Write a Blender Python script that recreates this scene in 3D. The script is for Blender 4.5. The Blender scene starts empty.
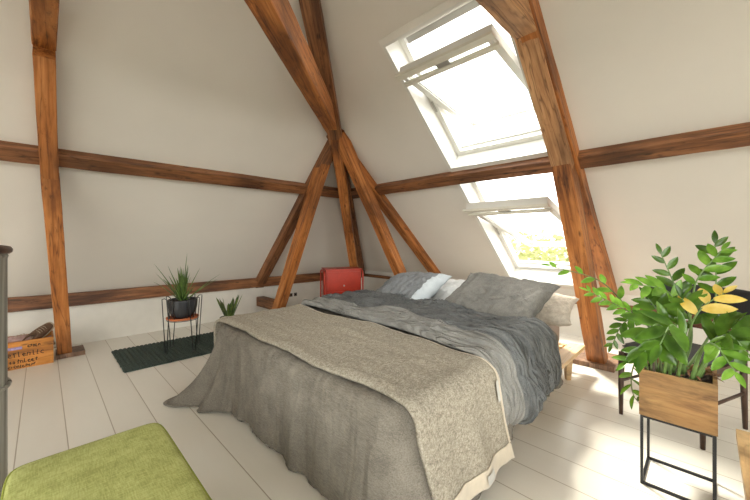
import bpy, bmesh, math, random
from mathutils import Vector, Matrix, noise
random.seed(7)
C = bpy.context.scene.collection
PI = math.pi
S2 = math.sqrt(2)
F = 332.5; H = 1.25

def V(*a): return Vector(a)
def P(px, py, d):                                   # a point d metres in front of the lens
    l = (px - 375) / F * d
    return V((d + l) / S2, (d - l) / S2, H - (py - 240) / F * d)

# ------------------------------------------------------------------ materials
def nt(name):
    m = bpy.data.materials.new(name); m.use_nodes = True
    n = m.node_tree.nodes; L = m.node_tree.links
    return m, n, L, n['Principled BSDF']
def setp(b, **k):
    for a, v in k.items():
        b.inputs[a.replace('_', ' ')].default_value = v
def coords(n, L, scale=(1,1,1), src='Object', rot=(0,0,0)):
    tc = n.new('ShaderNodeTexCoord'); mp = n.new('ShaderNodeMapping')
    mp.inputs['Scale'].default_value = scale; mp.inputs['Rotation'].default_value = rot
    L.new(tc.outputs[src], mp.inputs['Vector']); return mp.outputs['Vector']
def ntex(n, L, vec, scale, detail=4, rough=.5, dist=0):
    t = n.new('ShaderNodeTexNoise'); t.inputs['Scale'].default_value = scale
    t.inputs['Detail'].default_value = detail; t.inputs['Roughness'].default_value = rough
    t.inputs['Distortion'].default_value = dist
    L.new(vec, t.inputs['Vector']); return t.outputs['Fac']
def ramp(n, L, fac, stops):
    r = n.new('ShaderNodeValToRGB'); e = r.color_ramp.elements
    while len(e) < len(stops): e.new(.5)
    for i, (p, c) in enumerate(stops):
        e[i].position = p; e[i].color = (*c, 1)
    L.new(fac, r.inputs['Fac']); return r.outputs['Color']
def bump(n, L, b, h, strength=.3, dist=.01):
    u = n.new('ShaderNodeBump'); u.inputs['Strength'].default_value = strength; u.inputs['Distance'].default_value = dist
    L.new(h, u.inputs['Height']); L.new(u.outputs['Normal'], b.inputs['Normal'])
def mul(n, L, a, b, op='MULTIPLY'):
    m = n.new('ShaderNodeMath'); m.operation = op
    for i, x in enumerate((a, b)):
        if isinstance(x, (int, float)): m.inputs[i].default_value = x
        else: L.new(x, m.inputs[i])
    return m.outputs[0]
def mixc(n, L, fac, a, b, bt='MIX'):
    m = n.new('ShaderNodeMix'); m.data_type = 'RGBA'; m.blend_type = bt
    if isinstance(fac, (int, float)): m.inputs[0].default_value = fac
    else: L.new(fac, m.inputs[0])
    for i, x in ((6, a), (7, b)):
        if isinstance(x, tuple): m.inputs[i].default_value = (*x, 1)
        else: L.new(x, m.inputs[i])
    return m.outputs[2]

def flat(name, col, rough=.6, metal=0, var=.06, vs=8, bs=0, bsc=60, **k):
    m, n, L, b = nt(name)
    v = coords(n, L)
    f = ntex(n, L, v, vs)
    c0 = tuple(max(0, x * (1 - var)) for x in col); c1 = tuple(min(1, x * (1 + var)) for x in col)
    L.new(ramp(n, L, f, [(.3, c0), (.7, c1)]), b.inputs['Base Color'])
    setp(b, Roughness=rough, Metallic=metal)
    for a, x in k.items(): setp(b, **{a: x})
    if bs: bump(n, L, b, ntex(n, L, v, bsc), bs, .005)
    return m

def wood(name, cols, rough=.55, along='Z', grain=26, stretch=.06, blot=2.2, bs=.35):
    m, n, L, b = nt(name)
    sc = [1, 1, 1]; sc['XYZ'.index(along)] = stretch
    v = coords(n, L, tuple(sc))
    oi = n.new('ShaderNodeObjectInfo'); av = n.new('ShaderNodeVectorMath'); av.operation = 'ADD'
    L.new(v, av.inputs[0]); L.new(mulv(n, L, oi.outputs['Random'], 37.0), av.inputs[1]); v = av.outputs[0]
    g = ntex(n, L, v, grain, 8, .65, .6)
    g2 = ntex(n, L, v, grain * 4, 4, .7)
    v2 = coords(n, L, (1, 1, 1) if along is None else tuple(.35 if i == 'XYZ'.index(along) else 1 for i in range(3)))
    bl = ntex(n, L, v2, blot, 5, .6, .4)
    base = ramp(n, L, g, [(.28, cols[0]), (.48, cols[1]), (.72, cols[2])])
    dk = ramp(n, L, bl, [(.36, (.30, .26, .24)), (.5, (.95, .95, .95)), (.7, (1.15, 1.1, 1.05))])
    c = mixc(n, L, .85, base, dk, 'MULTIPLY')
    vv = n.new('ShaderNodeTexVoronoi'); vv.inputs['Scale'].default_value = 11; L.new(v2, vv.inputs['Vector'])
    kn = ramp(n, L, vv.outputs['Distance'], [(.06, (.12, .08, .06)), (.15, (1, 1, 1))])
    c = mixc(n, L, .8, c, kn, 'MULTIPLY')
    cr = mul(n, L, mul(n, L, mul(n, L, ntex(n, L, v, grain * .55, 3, .5, .3), -.5, 'ADD'), 0, 'ABSOLUTE'), 1)
    crk = ramp(n, L, cr, [(.0, (.22, .16, .13)), (.012, (.75, .7, .66)), (.03, (1, 1, 1))])
    spt = ramp(n, L, ntex(n, L, v2, 16, 6, .75), [(.33, (.25, .2, .17)), (.43, (1, 1, 1))])
    c = mixc(n, L, .75 if grain > 22 else .3, c, crk, 'MULTIPLY'); c = mixc(n, L, .7 if grain > 22 else .2, c, spt, 'MULTIPLY')
    L.new(c, b.inputs['Base Color'])
    setp(b, Roughness=rough)
    bump(n, L, b, mul(n, L, g, mul(n, L, g2, .5, 'ADD')), bs, .006)
    return m
def mulv(n, L, s, k):
    x = n.new('ShaderNodeMath'); x.operation = 'MULTIPLY'; x.inputs[1].default_value = k; L.new(s, x.inputs[0]); return x.outputs[0]

def fabric(name, c0, c1, scale=450, bs=.5, rough=.95, blot=5, sheen=.2, dist=.003, weave=False, folds=None, fd=.03):
    m, n, L, b = nt(name)
    v = coords(n, L)
    if weave:
        vx = coords(n, L, (1, .12, 1)); vy = coords(n, L, (.12, 1, 1))
        f = mul(n, L, mul(n, L, ntex(n, L, vx, scale, 3), ntex(n, L, vy, scale, 3), 'ADD'), .5)
    else:
        f = ntex(n, L, v, scale, 5, .7)
    g = ntex(n, L, v, blot, 4)
    ff = mul(n, L, mul(n, L, f, .7), mul(n, L, g, .3), 'ADD')
    L.new(ramp(n, L, ff, [(.4, c0), (.6, c1)]), b.inputs['Base Color'])
    setp(b, Roughness=rough)
    if folds:
        q = ntex(n, L, coords(n, L, folds), 1, 2, .5, .9)
        q = mul(n, L, mul(n, L, mul(n, L, q, -.5, 'ADD'), 0, 'ABSOLUTE'), -6)
        q2 = ntex(n, L, coords(n, L, tuple(a * 2.3 for a in folds)), 1, 3, .6, .5)
        h = mul(n, L, mul(n, L, q, mul(n, L, q2, 1.2), 'ADD'), mul(n, L, f, .05), 'ADD')
        bump(n, L, b, h, .9, fd)
    else:
        bump(n, L, b, f, bs, dist)
    return m

M = {}
M['plaster'] = flat('plaster', (.77, .725, .66), .85, var=.025, vs=1.6, bs=.08, bsc=14)
M['white_paint'] = flat('white_paint', (.74, .73, .69), .35, var=.02)
M['white_wall'] = flat('white_wall', (.80, .77, .71), .8, var=.03, bs=.06, bsc=20)
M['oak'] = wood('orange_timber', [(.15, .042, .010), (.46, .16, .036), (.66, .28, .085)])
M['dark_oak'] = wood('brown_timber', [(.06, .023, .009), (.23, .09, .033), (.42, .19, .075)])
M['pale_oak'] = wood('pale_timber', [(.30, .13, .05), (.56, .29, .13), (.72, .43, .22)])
M['foot_oak'] = wood('grey_brown_timber', [(.09, .05, .03), (.22, .12, .07), (.33, .2, .12)])
M['pine'] = wood('pine', [(.62, .38, .17), (.78, .53, .28), (.86, .64, .38)], .45, 'X', 16, .08, 3, .1)
M['board'] = wood('planter_board', [(.10, .045, .015), (.30, .16, .055), (.42, .25, .09)], .5, 'Y', 20, .14, 9, .2)
M['crate'] = wood('crate_wood', [(.18, .06, .012), (.50, .19, .03), (.62, .27, .06)], .6, 'X', 18, .12, 8, .3)
M['dark_wood'] = wood('dark_walnut', [(.035, .018, .012), (.07, .035, .022), (.11, .055, .035)], .4, 'Z', 30, .1, 6, .1)
M['red_brown'] = wood('red_walnut', [(.10, .03, .015), (.20, .07, .035), (.28, .11, .06)], .4, 'Y', 30, .1, 6, .1)
M['table_wood'] = wood('light_oak', [(.45, .26, .11), (.62, .40, .19), (.72, .5, .27)], .45, 'X', 18, .1, 5, .1)
M['black_metal'] = flat('black_metal', (.025, .025, .027), .4, .6)
M['wire'] = flat('dark_wire', (.07, .07, .07), .35, .8)
M['pot'] = flat('charcoal_glaze', (.045, .047, .052), .22, .2, vs=4)
M['terracotta'] = flat('terracotta', (.62, .17, .06), .5)
M['red'] = flat('red_enamel', (.40, .033, .015), .38, .1, var=.12, vs=12)
M['steel'] = None
M['soil'] = flat('soil', (.035, .022, .014), .95, var=.4, vs=70, bs=1, bsc=90)
M['chair_fabric'] = fabric('charcoal_fabric', (.018, .019, .022), (.04, .042, .047), 500, .4)
M['seat_fabric'] = fabric('dark_grey_fabric', (.05, .048, .048), (.10, .095, .092), 500, .4)
M['green'] = fabric('olive_green_fabric', (.27, .285, .075), (.45, .465, .165), 260, .5, weave=True, blot=12)
M['green_piping'] = fabric('olive_piping', (.22, .25, .035), (.35, .38, .07), 300, .3)
M['linen'] = fabric('grey_linen', (.128, .113, .094), (.24, .215, .18), 240, .6, weave=True, blot=9, folds=(6, 6, 1.2), fd=.006)
M['wool'] = fabric('oatmeal_wool', (.23, .20, .155), (.53, .48, .395), 150, 1.0, blot=60, dist=.006)
M['satin'] = flat('beige_satin', (.63, .55, .44), .4, var=.08, vs=20, Sheen_Weight=.3)
M['duvet'] = fabric('slate_duvet', (.11, .116, .12), (.20, .206, .21), 300, .25, weave=True, blot=7, folds=(16, 2.6, 3), fd=.035)
M['duvet_lit'] = fabric('lit_grey_linen', (.22, .215, .205), (.33, .325, .31), 300, .25, weave=True, blot=7, folds=(16, 2.6, 3), fd=.03)  # bedspread linen with the light falling on it painted in as paler grey
M['sheet'] = fabric('pale_sheet', (.50, .49, .46), (.62, .61, .58), 300, .2, blot=7)
M['pillow_blue'] = fabric('slate_pillow', (.16, .17, .185), (.27, .28, .295), 300, .25, weave=True, blot=8, folds=(3, 6, 3), fd=.010)
M['pillow_grey'] = fabric('grey_pillow', (.155, .15, .14), (.255, .247, .23), 300, .25, weave=True, blot=8, folds=(6, 4, 4), fd=.012)
M['pillow_white'] = fabric('white_pillow', (.66, .67, .67), (.78, .79, .79), 300, .15)
M['pillow_cream'] = fabric('cream_pillow', (.46, .40, .33), (.64, .57, .49), 40, .2, blot=14)
M['pillow_trim'] = fabric('pale_blue_trim', (.50, .55, .60), (.62, .67, .71), 300, .2)
M['mattress'] = fabric('taupe_mattress', (.24, .19, .16), (.36, .30, .26), 300, .2)
M['rubber'] = flat('shoe_sole', (.42, .34, .24), .7)
M['shoe_brown'] = flat('brown_suede', (.13, .075, .045), .85, var=.2, vs=30)
M['shoe_pink'] = flat('dusty_pink_leather', (.42, .27, .25), .6, var=.15, vs=30)
M['shoe_inner'] = flat('shoe_lining', (.06, .04, .03), .9)
M['lilac'] = flat('lilac_fabric', (.45, .36, .62), .7, var=.3, vs=40)
M['ink'] = flat('black_stencil', (.02, .012, .008), .8)
M['outlet'] = flat('outlet_brown', (.12, .10, .085), .5)
M['grey_rail'] = flat('grey_aluminium', (.42, .41, .38), .35, .6)
M['vent'] = flat('cream_rail', (.72, .69, .60), .4)
M['bark'] = flat('bark', (.12, .085, .055), .9, var=.3, vs=12)
M['dry'] = flat('dry_leaf', (.20, .09, .04), .8)

def leafmat(name, a, b_, rough=.28, trans=True):
    m, n, L, b = nt(name)
    v = coords(n, L); f = ntex(n, L, v, 14, 3)
    col = ramp(n, L, f, [(.35, a), (.65, b_)])
    L.new(col, b.inputs['Base Color']); setp(b, Roughness=rough)
    if trans:
        t = n.new('ShaderNodeBsdfTranslucent'); mx = n.new('ShaderNodeMixShader'); mx.inputs[0].default_value = .15
        L.new(mixc(n, L, .5, col, (.35, .6, .05)), t.inputs['Color'])
        L.new(b.outputs[0], mx.inputs[1]); L.new(t.outputs[0], mx.inputs[2])
        L.new(mx.outputs[0], n['Material Output'].inputs['Surface'])
    return m
M['leaf'] = leafmat('zz_leaf', (.022, .068, .006), (.085, .19, .018), .2)
M['leaf_new'] = leafmat('zz_leaf_young', (.07, .19, .015), (.21, .40, .05), .22)
M['leaf_yellow'] = leafmat('zz_leaf_yellow', (.72, .48, .06), (.85, .65, .2), .4)
M['stem'] = flat('zz_stem', (.15, .25, .07), .4, var=.25, vs=30)
M['stem_dark'] = flat('zz_stem_dark', (.12, .15, .05), .45, var=.3, vs=30)
M['aloe'] = leafmat('spiky_leaf', (.04, .09, .02), (.17, .27, .06), .4)
M['snake'] = leafmat('snake_leaf', (.035, .09, .03), (.20, .27, .06), .35)
M['tree'] = leafmat('tree_leaf', (.34, .34, .19), (.46, .43, .27), .6)

def steel():
    m, n, L, b = nt('weathered_steel')
    v = coords(n, L, (9, 9, .25)); f = ntex(n, L, v, 3, 5, .6)
    L.new(ramp(n, L, f, [(.32, (.05, .046, .036)), (.5, (.32, .31, .27)), (.68, (.65, .64, .58))]), b.inputs['Base Color'])
    setp(b, Metallic=.45, Roughness=.33); return m
M['steel'] = steel()
def rugmat():
    m, n, L, b = nt('dark_green_rug')
    v = coords(n, L); f = ntex(n, L, v, 90, 4, .7)
    L.new(ramp(n, L, f, [(.35, (.010, .017, .014)), (.62, (.06, .085, .07))]), b.inputs['Base Color'])
    setp(b, Roughness=.95); bump(n, L, b, f, .8, .004); return m
M['rug'] = rugmat()
def floormat():
    m, n, L, b = nt('white_floorboards')
    tc = n.new('ShaderNodeTexCoord'); sp = n.new('ShaderNodeSeparateXYZ'); L.new(tc.outputs['Object'], sp.inputs[0])
    x = mul(n, L, mul(n, L, sp.outputs[0], -.111, 'ADD'), 1/.222)
    fr = mul(n, L, x, 0, 'FRACT'); fl = mul(n, L, x, 0, 'FLOOR')
    e = mul(n, L, mul(n, L, fr, -.5, 'ADD'), 0, 'ABSOLUTE')            # .5 at the joint
    line = ramp(n, L, e, [(.484, (1, 1, 1)), (.493, (0, 0, 0))])
    v = coords(n, L, (1, .2, 1)); g = ntex(n, L, v, 7, 5, .6)
    wn = n.new('ShaderNodeTexWhiteNoise'); wn.noise_dimensions = '1D'; L.new(fl, wn.inputs['W'])
    tone = mul(n, L, mul(n, L, g, .6), mul(n, L, wn.outputs['Value'], .4), 'ADD')
    col = ramp(n, L, tone, [(.2, (.74, .695, .62)), (.8, (.80, .76, .69))])
    col = mixc(n, L, line, (.40, .33, .25), col)
    L.new(col, b.inputs['Base Color'])
    setp(b, Roughness=.3)
    bump(n, L, b, line, .3, .003)
    return m
M['floor'] = floormat()
def glassmat():
    m, n, L, b = nt('window_glass')
    g = n.new('ShaderNodeBsdfGlossy'); g.inputs['Roughness'].default_value = .02
    t = n.new('ShaderNodeBsdfTransparent'); t.inputs['Color'].default_value = (.97, .99, .98, 1)
    mx = n.new('ShaderNodeMixShader'); mx.inputs[0].default_value = .05
    L.new(t.outputs[0], mx.inputs[1]); L.new(g.outputs[0], mx.inputs[2]); L.new(mx.outputs[0], n['Material Output'].inputs['Surface'])
    return m
M['glass'] = glassmat()

# ------------------------------------------------------------------ object helpers
def tag(o, label=None, cat=None, group=None, kind=None):
    if label: o['label'] = label
    if cat: o['category'] = cat
    if group: o['group'] = group
    if kind: o['kind'] = kind
    return o
def empty(name, loc=(0,0,0), rz=0):
    o = bpy.data.objects.new(name, None); C.objects.link(o); o.location = loc; o.rotation_euler = (0,0,rz)
    o.empty_display_size = .05
    return o
def mobj(name, verts, faces, mat, parent=None, smooth=True, mods=()):
    me = bpy.data.meshes.new(name); me.from_pydata([tuple(v) for v in verts], [], faces); me.update()
    return finish(name, me, mat, parent, smooth)
def finish(name, me, mat, parent=None, smooth=True):
    for m in (mat if isinstance(mat, (list, tuple)) else [mat]): me.materials.append(m)
    if smooth: me.polygons.foreach_set('use_smooth', [True] * len(me.polygons))
    o = bpy.data.objects.new(name, me); C.objects.link(o)
    if parent: o.parent = parent
    return o
def bobj(name, bm, mat, parent=None, smooth=False, bevel=0, seg=2):
    if bevel:
        bmesh.ops.bevel(bm, geom=[e for e in bm.edges if len(e.link_faces) == 2 and e.calc_face_angle(0) > .6], offset=bevel, segments=seg, affect='EDGES', profile=.5)
    bmesh.ops.recalc_face_normals(bm, faces=bm.faces)
    me = bpy.data.meshes.new(name); bm.to_mesh(me); bm.free()
    o = finish(name, me, mat, parent, smooth)
    if bevel and not smooth: me.polygons.foreach_set('use_smooth', [False] * len(me.polygons))
    return o
def add_box(bm, lo, hi, mat=None):
    vs = [bm.verts.new(V(x, y, z) if mat is None else mat @ V(x, y, z)) for x in (lo[0], hi[0]) for y in (lo[1], hi[1]) for z in (lo[2], hi[2])]
    for f in ((0,1,3,2), (4,6,7,5), (0,4,5,1), (2,3,7,6), (0,2,6,4), (1,5,7,3)): bm.faces.new([vs[i] for i in f])
def box(name, lo, hi, mat, parent=None, bevel=.003, mtx=None):
    bm = bmesh.new(); add_box(bm, lo, hi, mtx); return bobj(name, bm, mat, parent, bevel=bevel)
def add_tube(bm, pts, rad, n=8, cap=True):
    pts = [Vector(p) for p in pts]
    rads = rad if isinstance(rad, (list, tuple)) else [rad] * len(pts)
    rings = []; up = None
    for i, p in enumerate(pts):
        t = (pts[min(i+1, len(pts)-1)] - pts[max(i-1, 0)]).normalized()
        if up is None:
            up = V(0,0,1) if abs(t.z) < .9 else V(1,0,0)
        a = t.cross(up).normalized(); up = a.cross(t).normalized()
        rings.append([bm.verts.new(p + (a * math.cos(2*PI*k/n) + up * math.sin(2*PI*k/n)) * rads[i]) for k in range(n)])
    for r0, r1 in zip(rings, rings[1:]):
        for k in range(n): bm.faces.new((r0[k], r0[(k+1) % n], r1[(k+1) % n], r1[k]))
    if cap: bm.faces.new(rings[0][::-1]); bm.faces.new(rings[-1])
def tube(name, pts, rad, mat, parent=None, n=8):
    bm = bmesh.new(); add_tube(bm, pts, rad, n); return bobj(name, bm, mat, parent, smooth=True)
def add_lathe(bm, prof, n=32, c=(0,0,0)):
    rings = []
    for r, z in prof:
        rings.append([bm.verts.new((c[0] + r*math.cos(2*PI*k/n), c[1] + r*math.sin(2*PI*k/n), c[2] + z)) for k in range(n)])
    for r0, r1 in zip(rings, rings[1:]):
        for k in range(n): bm.faces.new((r0[k], r0[(k+1) % n], r1[(k+1) % n], r1[k]))
    bm.faces.new(rings[0][::-1]); bm.faces.new(rings[-1])
def bez(a, b, c, n):
    return [a*(1-t)**2 + b*2*t*(1-t) + c*t*t for t in [i/(n-1) for i in range(n)]]
def frame(p0, p1, up):
    z = (p1 - p0).normalized(); x = up.cross(z).normalized(); y = z.cross(x)
    m = Matrix((x, y, z)).transposed().to_4x4(); m.translation = p0; return m

def timber(name, p0, p1, w, h, mat, up=V(0,0,1), w1=None, h1=None, rough=.006, seed=0, parent=None, bow=0):
    """hewn beam; local Z runs along it, w across, h along `up`; p0-p1 is the centre line"""
    p0, p1 = Vector(p0), Vector(p1); L_ = (p1 - p0).length
    m = frame(p0, p1, up); w1 = w1 or w; h1 = h1 or h
    nz = max(6, int(L_ / .06))
    bm = bmesh.new(); rings = []
    for i in range(nz + 1):
        t = i / nz; W = w + (w1 - w) * t; Hh = h + (h1 - h) * t; ring = []
        b = bow * math.sin(PI * t); sq = []
        for ci, (sx, sy, nx_, ny_) in enumerate(((-1,-1,1,-1), (1,-1,1,1), (1,1,-1,1), (-1,1,-1,-1))):
            ch_ = .005 + .010 * max(0, noise.noise(V(t*L_*3.1, ci*5.3, seed*1.7)))      # worn arris
            x0_, y0_, x1_, y1_ = sx*W/2, sy*Hh/2, nx_*W/2, ny_*Hh/2
            d_ = V(x1_-x0_, y1_-y0_).normalized(); LL = math.hypot(x1_-x0_, y1_-y0_)
            for q_ in (ch_, LL*.33, LL*.66, LL-ch_): sq.append((x0_ + d_.x*q_, y0_ + d_.y*q_))
        wx = noise.noise(V(t*L_*.8, seed, 0))*.006; wy = noise.noise(V(t*L_*.8, seed, 5))*.006
        for k_, (x, y) in enumerate(sq):
            d = noise.noise_vector(V(x*8, y*8 + seed, t * L_ * 6 + seed)) * rough * .35
            ring.append(bm.verts.new((x + d.x + wx, y + d.y + b + wy, t * L_)))
        rings.append(ring)
    n = len(rings[0])
    for r0, r1 in zip(rings, rings[1:]):
        for k in range(n): bm.faces.new((r0[k], r0[(k+1) % n], r1[(k+1) % n], r1[k]))
    bm.faces.new(rings[0][::-1]); bm.faces.new(rings[-1])
    o = bobj(name, bm, mat, None, smooth=False)
    if parent: o.parent = parent
    o.matrix_world = m
    return o

# ------------------------------------------------------------------ the room
XW, YW, Z0 = 4.91, 5.34, .60            # knee walls and their height
A, B = 1.17, 1.04                       # run per metre of rise of the right and left roof slopes
ZT = 3.75                               # flat top far above
XB, YB = -3.0, -3.0
def xr(z): return XW - A * (z - Z0)
def yl(z): return YW - B * (z - Z0)

bm = bmesh.new(); add_box(bm, (XB, YB, -.1), (XW + .12, YW + .12, 0)); o = bobj('floor', bm, M['floor']); tag(o, 'white painted wide floorboards', 'floor', kind='structure')

def slab(name, poly, nrm, th, mat, label):
    """polygon extruded outwards (away from the room)"""
    bm = bmesh.new(); a = [bm.verts.new(p) for p in poly]; b = [bm.verts.new(Vector(p) + nrm * th) for p in poly]
    bm.faces.new(a); bm.faces.new(b[::-1]); k = len(a)
    for i in range(k): bm.faces.new((a[i], a[(i+1) % k], b[(i+1) % k], b[i]))
    o = bobj(name, bm, mat); return tag(o, label, 'wall', kind='structure')
slab('wall_left', [(XB, YW, 0), (XW, YW, 0), (XW, YW, Z0), (XB, YW, Z0)], V(0,1,0), .12, M['white_wall'], 'low white knee wall on the left side')
slab('wall_right', [(XW, YB, 0), (XW, YW, 0), (XW, YW, Z0), (XW, YB, Z0)], V(1,0,0), .12, M['white_wall'], 'low white knee wall behind the bed head')
nl = V(0, 1, B).normalized(); nr = V(1, 0, A).normalized()
slab('ceiling_left_slope', [(XB, YW, Z0), (XW, YW, Z0), (xr(ZT), yl(ZT), ZT), (XB, yl(ZT), ZT)], nl, .12, M['plaster'], 'sloping plaster ceiling on the left')
# right slope with two window openings; s runs up the slope
RS = math.sqrt(1 + A * A)
es = V(-A, 0, 1) / RS; nin = V(-1, 0, -A) / RS
def R(y, s, n=0): return V(XW, y, Z0) + es * s + nin * n
SM = (ZT - Z0) * RS
WY0, WY1 = .99, 2.03
WIN = [(.10, 2.03), (2.215, 3.655)]
def hipy(s): return YW - B * s / RS
bm = bmesh.new()
def quad(y0, s0, y1, s1, dep=.30):
    pts = [R(y0, s0), R(y1, s0) if y1 is not None else R(hipy(s0), s0), R(y1, s1) if y1 is not None else R(hipy(s1), s1), R(y0, s1)]
    a = [bm.verts.new(p) for p in pts]; b = [bm.verts.new(p - nin * dep) for p in pts]
    bm.faces.new(a); bm.faces.new(b[::-1])
    for i in range(4): bm.faces.new((a[i], a[(i+1) % 4], b[(i+1) % 4], b[i]))
quad(YB, 0, WY0, SM); quad(WY1, 0, None, SM, .12)
quad(WY0, 0, WY1, WIN[0][0]); quad(WY0, WIN[0][1], WY1, WIN[1][0]); quad(WY0, WIN[1][1], WY1, SM)
o = bobj('ceiling_right_slope', bm, M['plaster']); tag(o, 'sloping plaster ceiling with two roof windows', 'ceiling', kind='structure')
box('ceiling', (XB - .1, YB - .1, ZT), (xr(ZT) + .1, yl(ZT) + .1, ZT + .12), M['plaster'], bevel=0); tag(bpy.data.objects['ceiling'], 'flat plaster top of the attic', 'ceiling', kind='structure')

# the walls behind the camera, each with tall unseen window openings, enlarged to bring in more daylight
def backwall(name, axis, c, lo, hi, holes, label):
    bm = bmesh.new()
    def bx(a0, a1, z0, z1):
        if a1 - a0 < .01 or z1 - z0 < .01: return
        if axis == 'Y': add_box(bm, (a0, c - .15, z0), (a1, c, z1))
        else: add_box(bm, (c - .15, a0, z0), (c, a1, z1))
    x = lo
    for (a0, a1, z0, z1) in holes:
        bx(x, a0, 0, ZT); bx(a0, a1, 0, z0); bx(a0, a1, z1, ZT); x = a1
    bx(x, hi, 0, ZT)
    o = bobj(name, bm, M['plaster']); tag(o, label, 'wall', kind='structure')
HB = [(-2.5, -.4, .5, 2.9), (.1, 2.4, .5, 2.9)]
HX = [(-2.5, -.4, .5, 2.9), (.1, 2.6, .5, 2.9)]
backwall('wall_back', 'Y', YB, XB, XW, HB, 'plaster wall with windows behind the camera')
backwall('wall_near_left', 'X', XB, YB, YW, HX, 'plaster wall with windows to the left of the camera')
def portal(loc, rot, sx, sy):
    l = bpy.data.lights.new('daylight_portal', 'AREA'); l.shape = 'RECTANGLE'; l.size = sx; l.size_y = sy
    l.cycles.is_portal = True
    o = bpy.data.objects.new('daylight_portal', l); C.objects.link(o); o.location = loc; o.rotation_euler = rot
    return o
wn = 3
def plain_window(axis, c, h):
    global wn
    a0, a1, z0, z1 = h
    t = empty('window_%d' % wn, ((a0+a1)/2, c - .07, z0) if axis == 'Y' else (c - .07, (a0+a1)/2, z0), 0 if axis == 'Y' else PI/2); wn += 1
    tag(t, 'unseen white framed window behind the camera, enlarged for more daylight', 'window', kind='structure')
    w = (a1 - a0) / 2; hh = z1 - z0
    bm = bmesh.new()
    for lo, hi in (((-w, -.03, 0), (-w+.06, .03, hh)), ((w-.06, -.03, 0), (w, .03, hh)), ((-w+.06, -.03, 0), (w-.06, .03, .06)), ((-w+.06, -.03, hh-.06), (w-.06, .03, hh)), ((-.025, -.03, .06), (.025, .03, hh-.06))): add_box(bm, lo, hi)
    bobj('window_frame', bm, M['white_paint'], t)
    box('window_pane', (-w+.05, -.004, .05), (w-.05, .004, hh-.05), M['glass'], t, bevel=0)
for h in HB: plain_window('Y', YB, h); portal(((h[0]+h[1])/2, YB - .16, 1.7), (PI/2, 0, 0), h[1]-h[0], 2.4).rotation_euler = (PI/2, 0, PI) if False else (-PI/2, 0, 0)
for h in HX: plain_window('X', XB, h); portal((XB - .16, (h[0]+h[1])/2, 1.7), (0, PI/2, 0), 2.4, h[1]-h[0]).rotation_euler = (0, -PI/2, 0)
# (area lights shine along local -Z: rotate so that -Z points into the room)
for o in C.objects:
    if o.name.startswith('daylight_portal'):
        d = V(0, 1, 0) if o.location.y < YB else V(1, 0, 0)
        o.rotation_euler = d.to_track_quat('-Z', 'Z').to_euler()
        if d.y: pass
        else: o.data.size, o.data.size_y = o.data.size_y, o.data.size
for s0, s1 in WIN:
    o = portal(R((WY0+WY1)/2, (s0+s1)/2, -.62), (0,0,0), WY1 - WY0 + .3, s1 - s0 + .5)
    m = Matrix((V(0,1,0), es, V(0,1,0).cross(es))).transposed()
    z = V(0,1,0).cross(es)
    if z.dot(nin) > 0: m = Matrix((-V(0,1,0), es, -z)).transposed()
    o.rotation_euler = m.to_euler()

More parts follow.
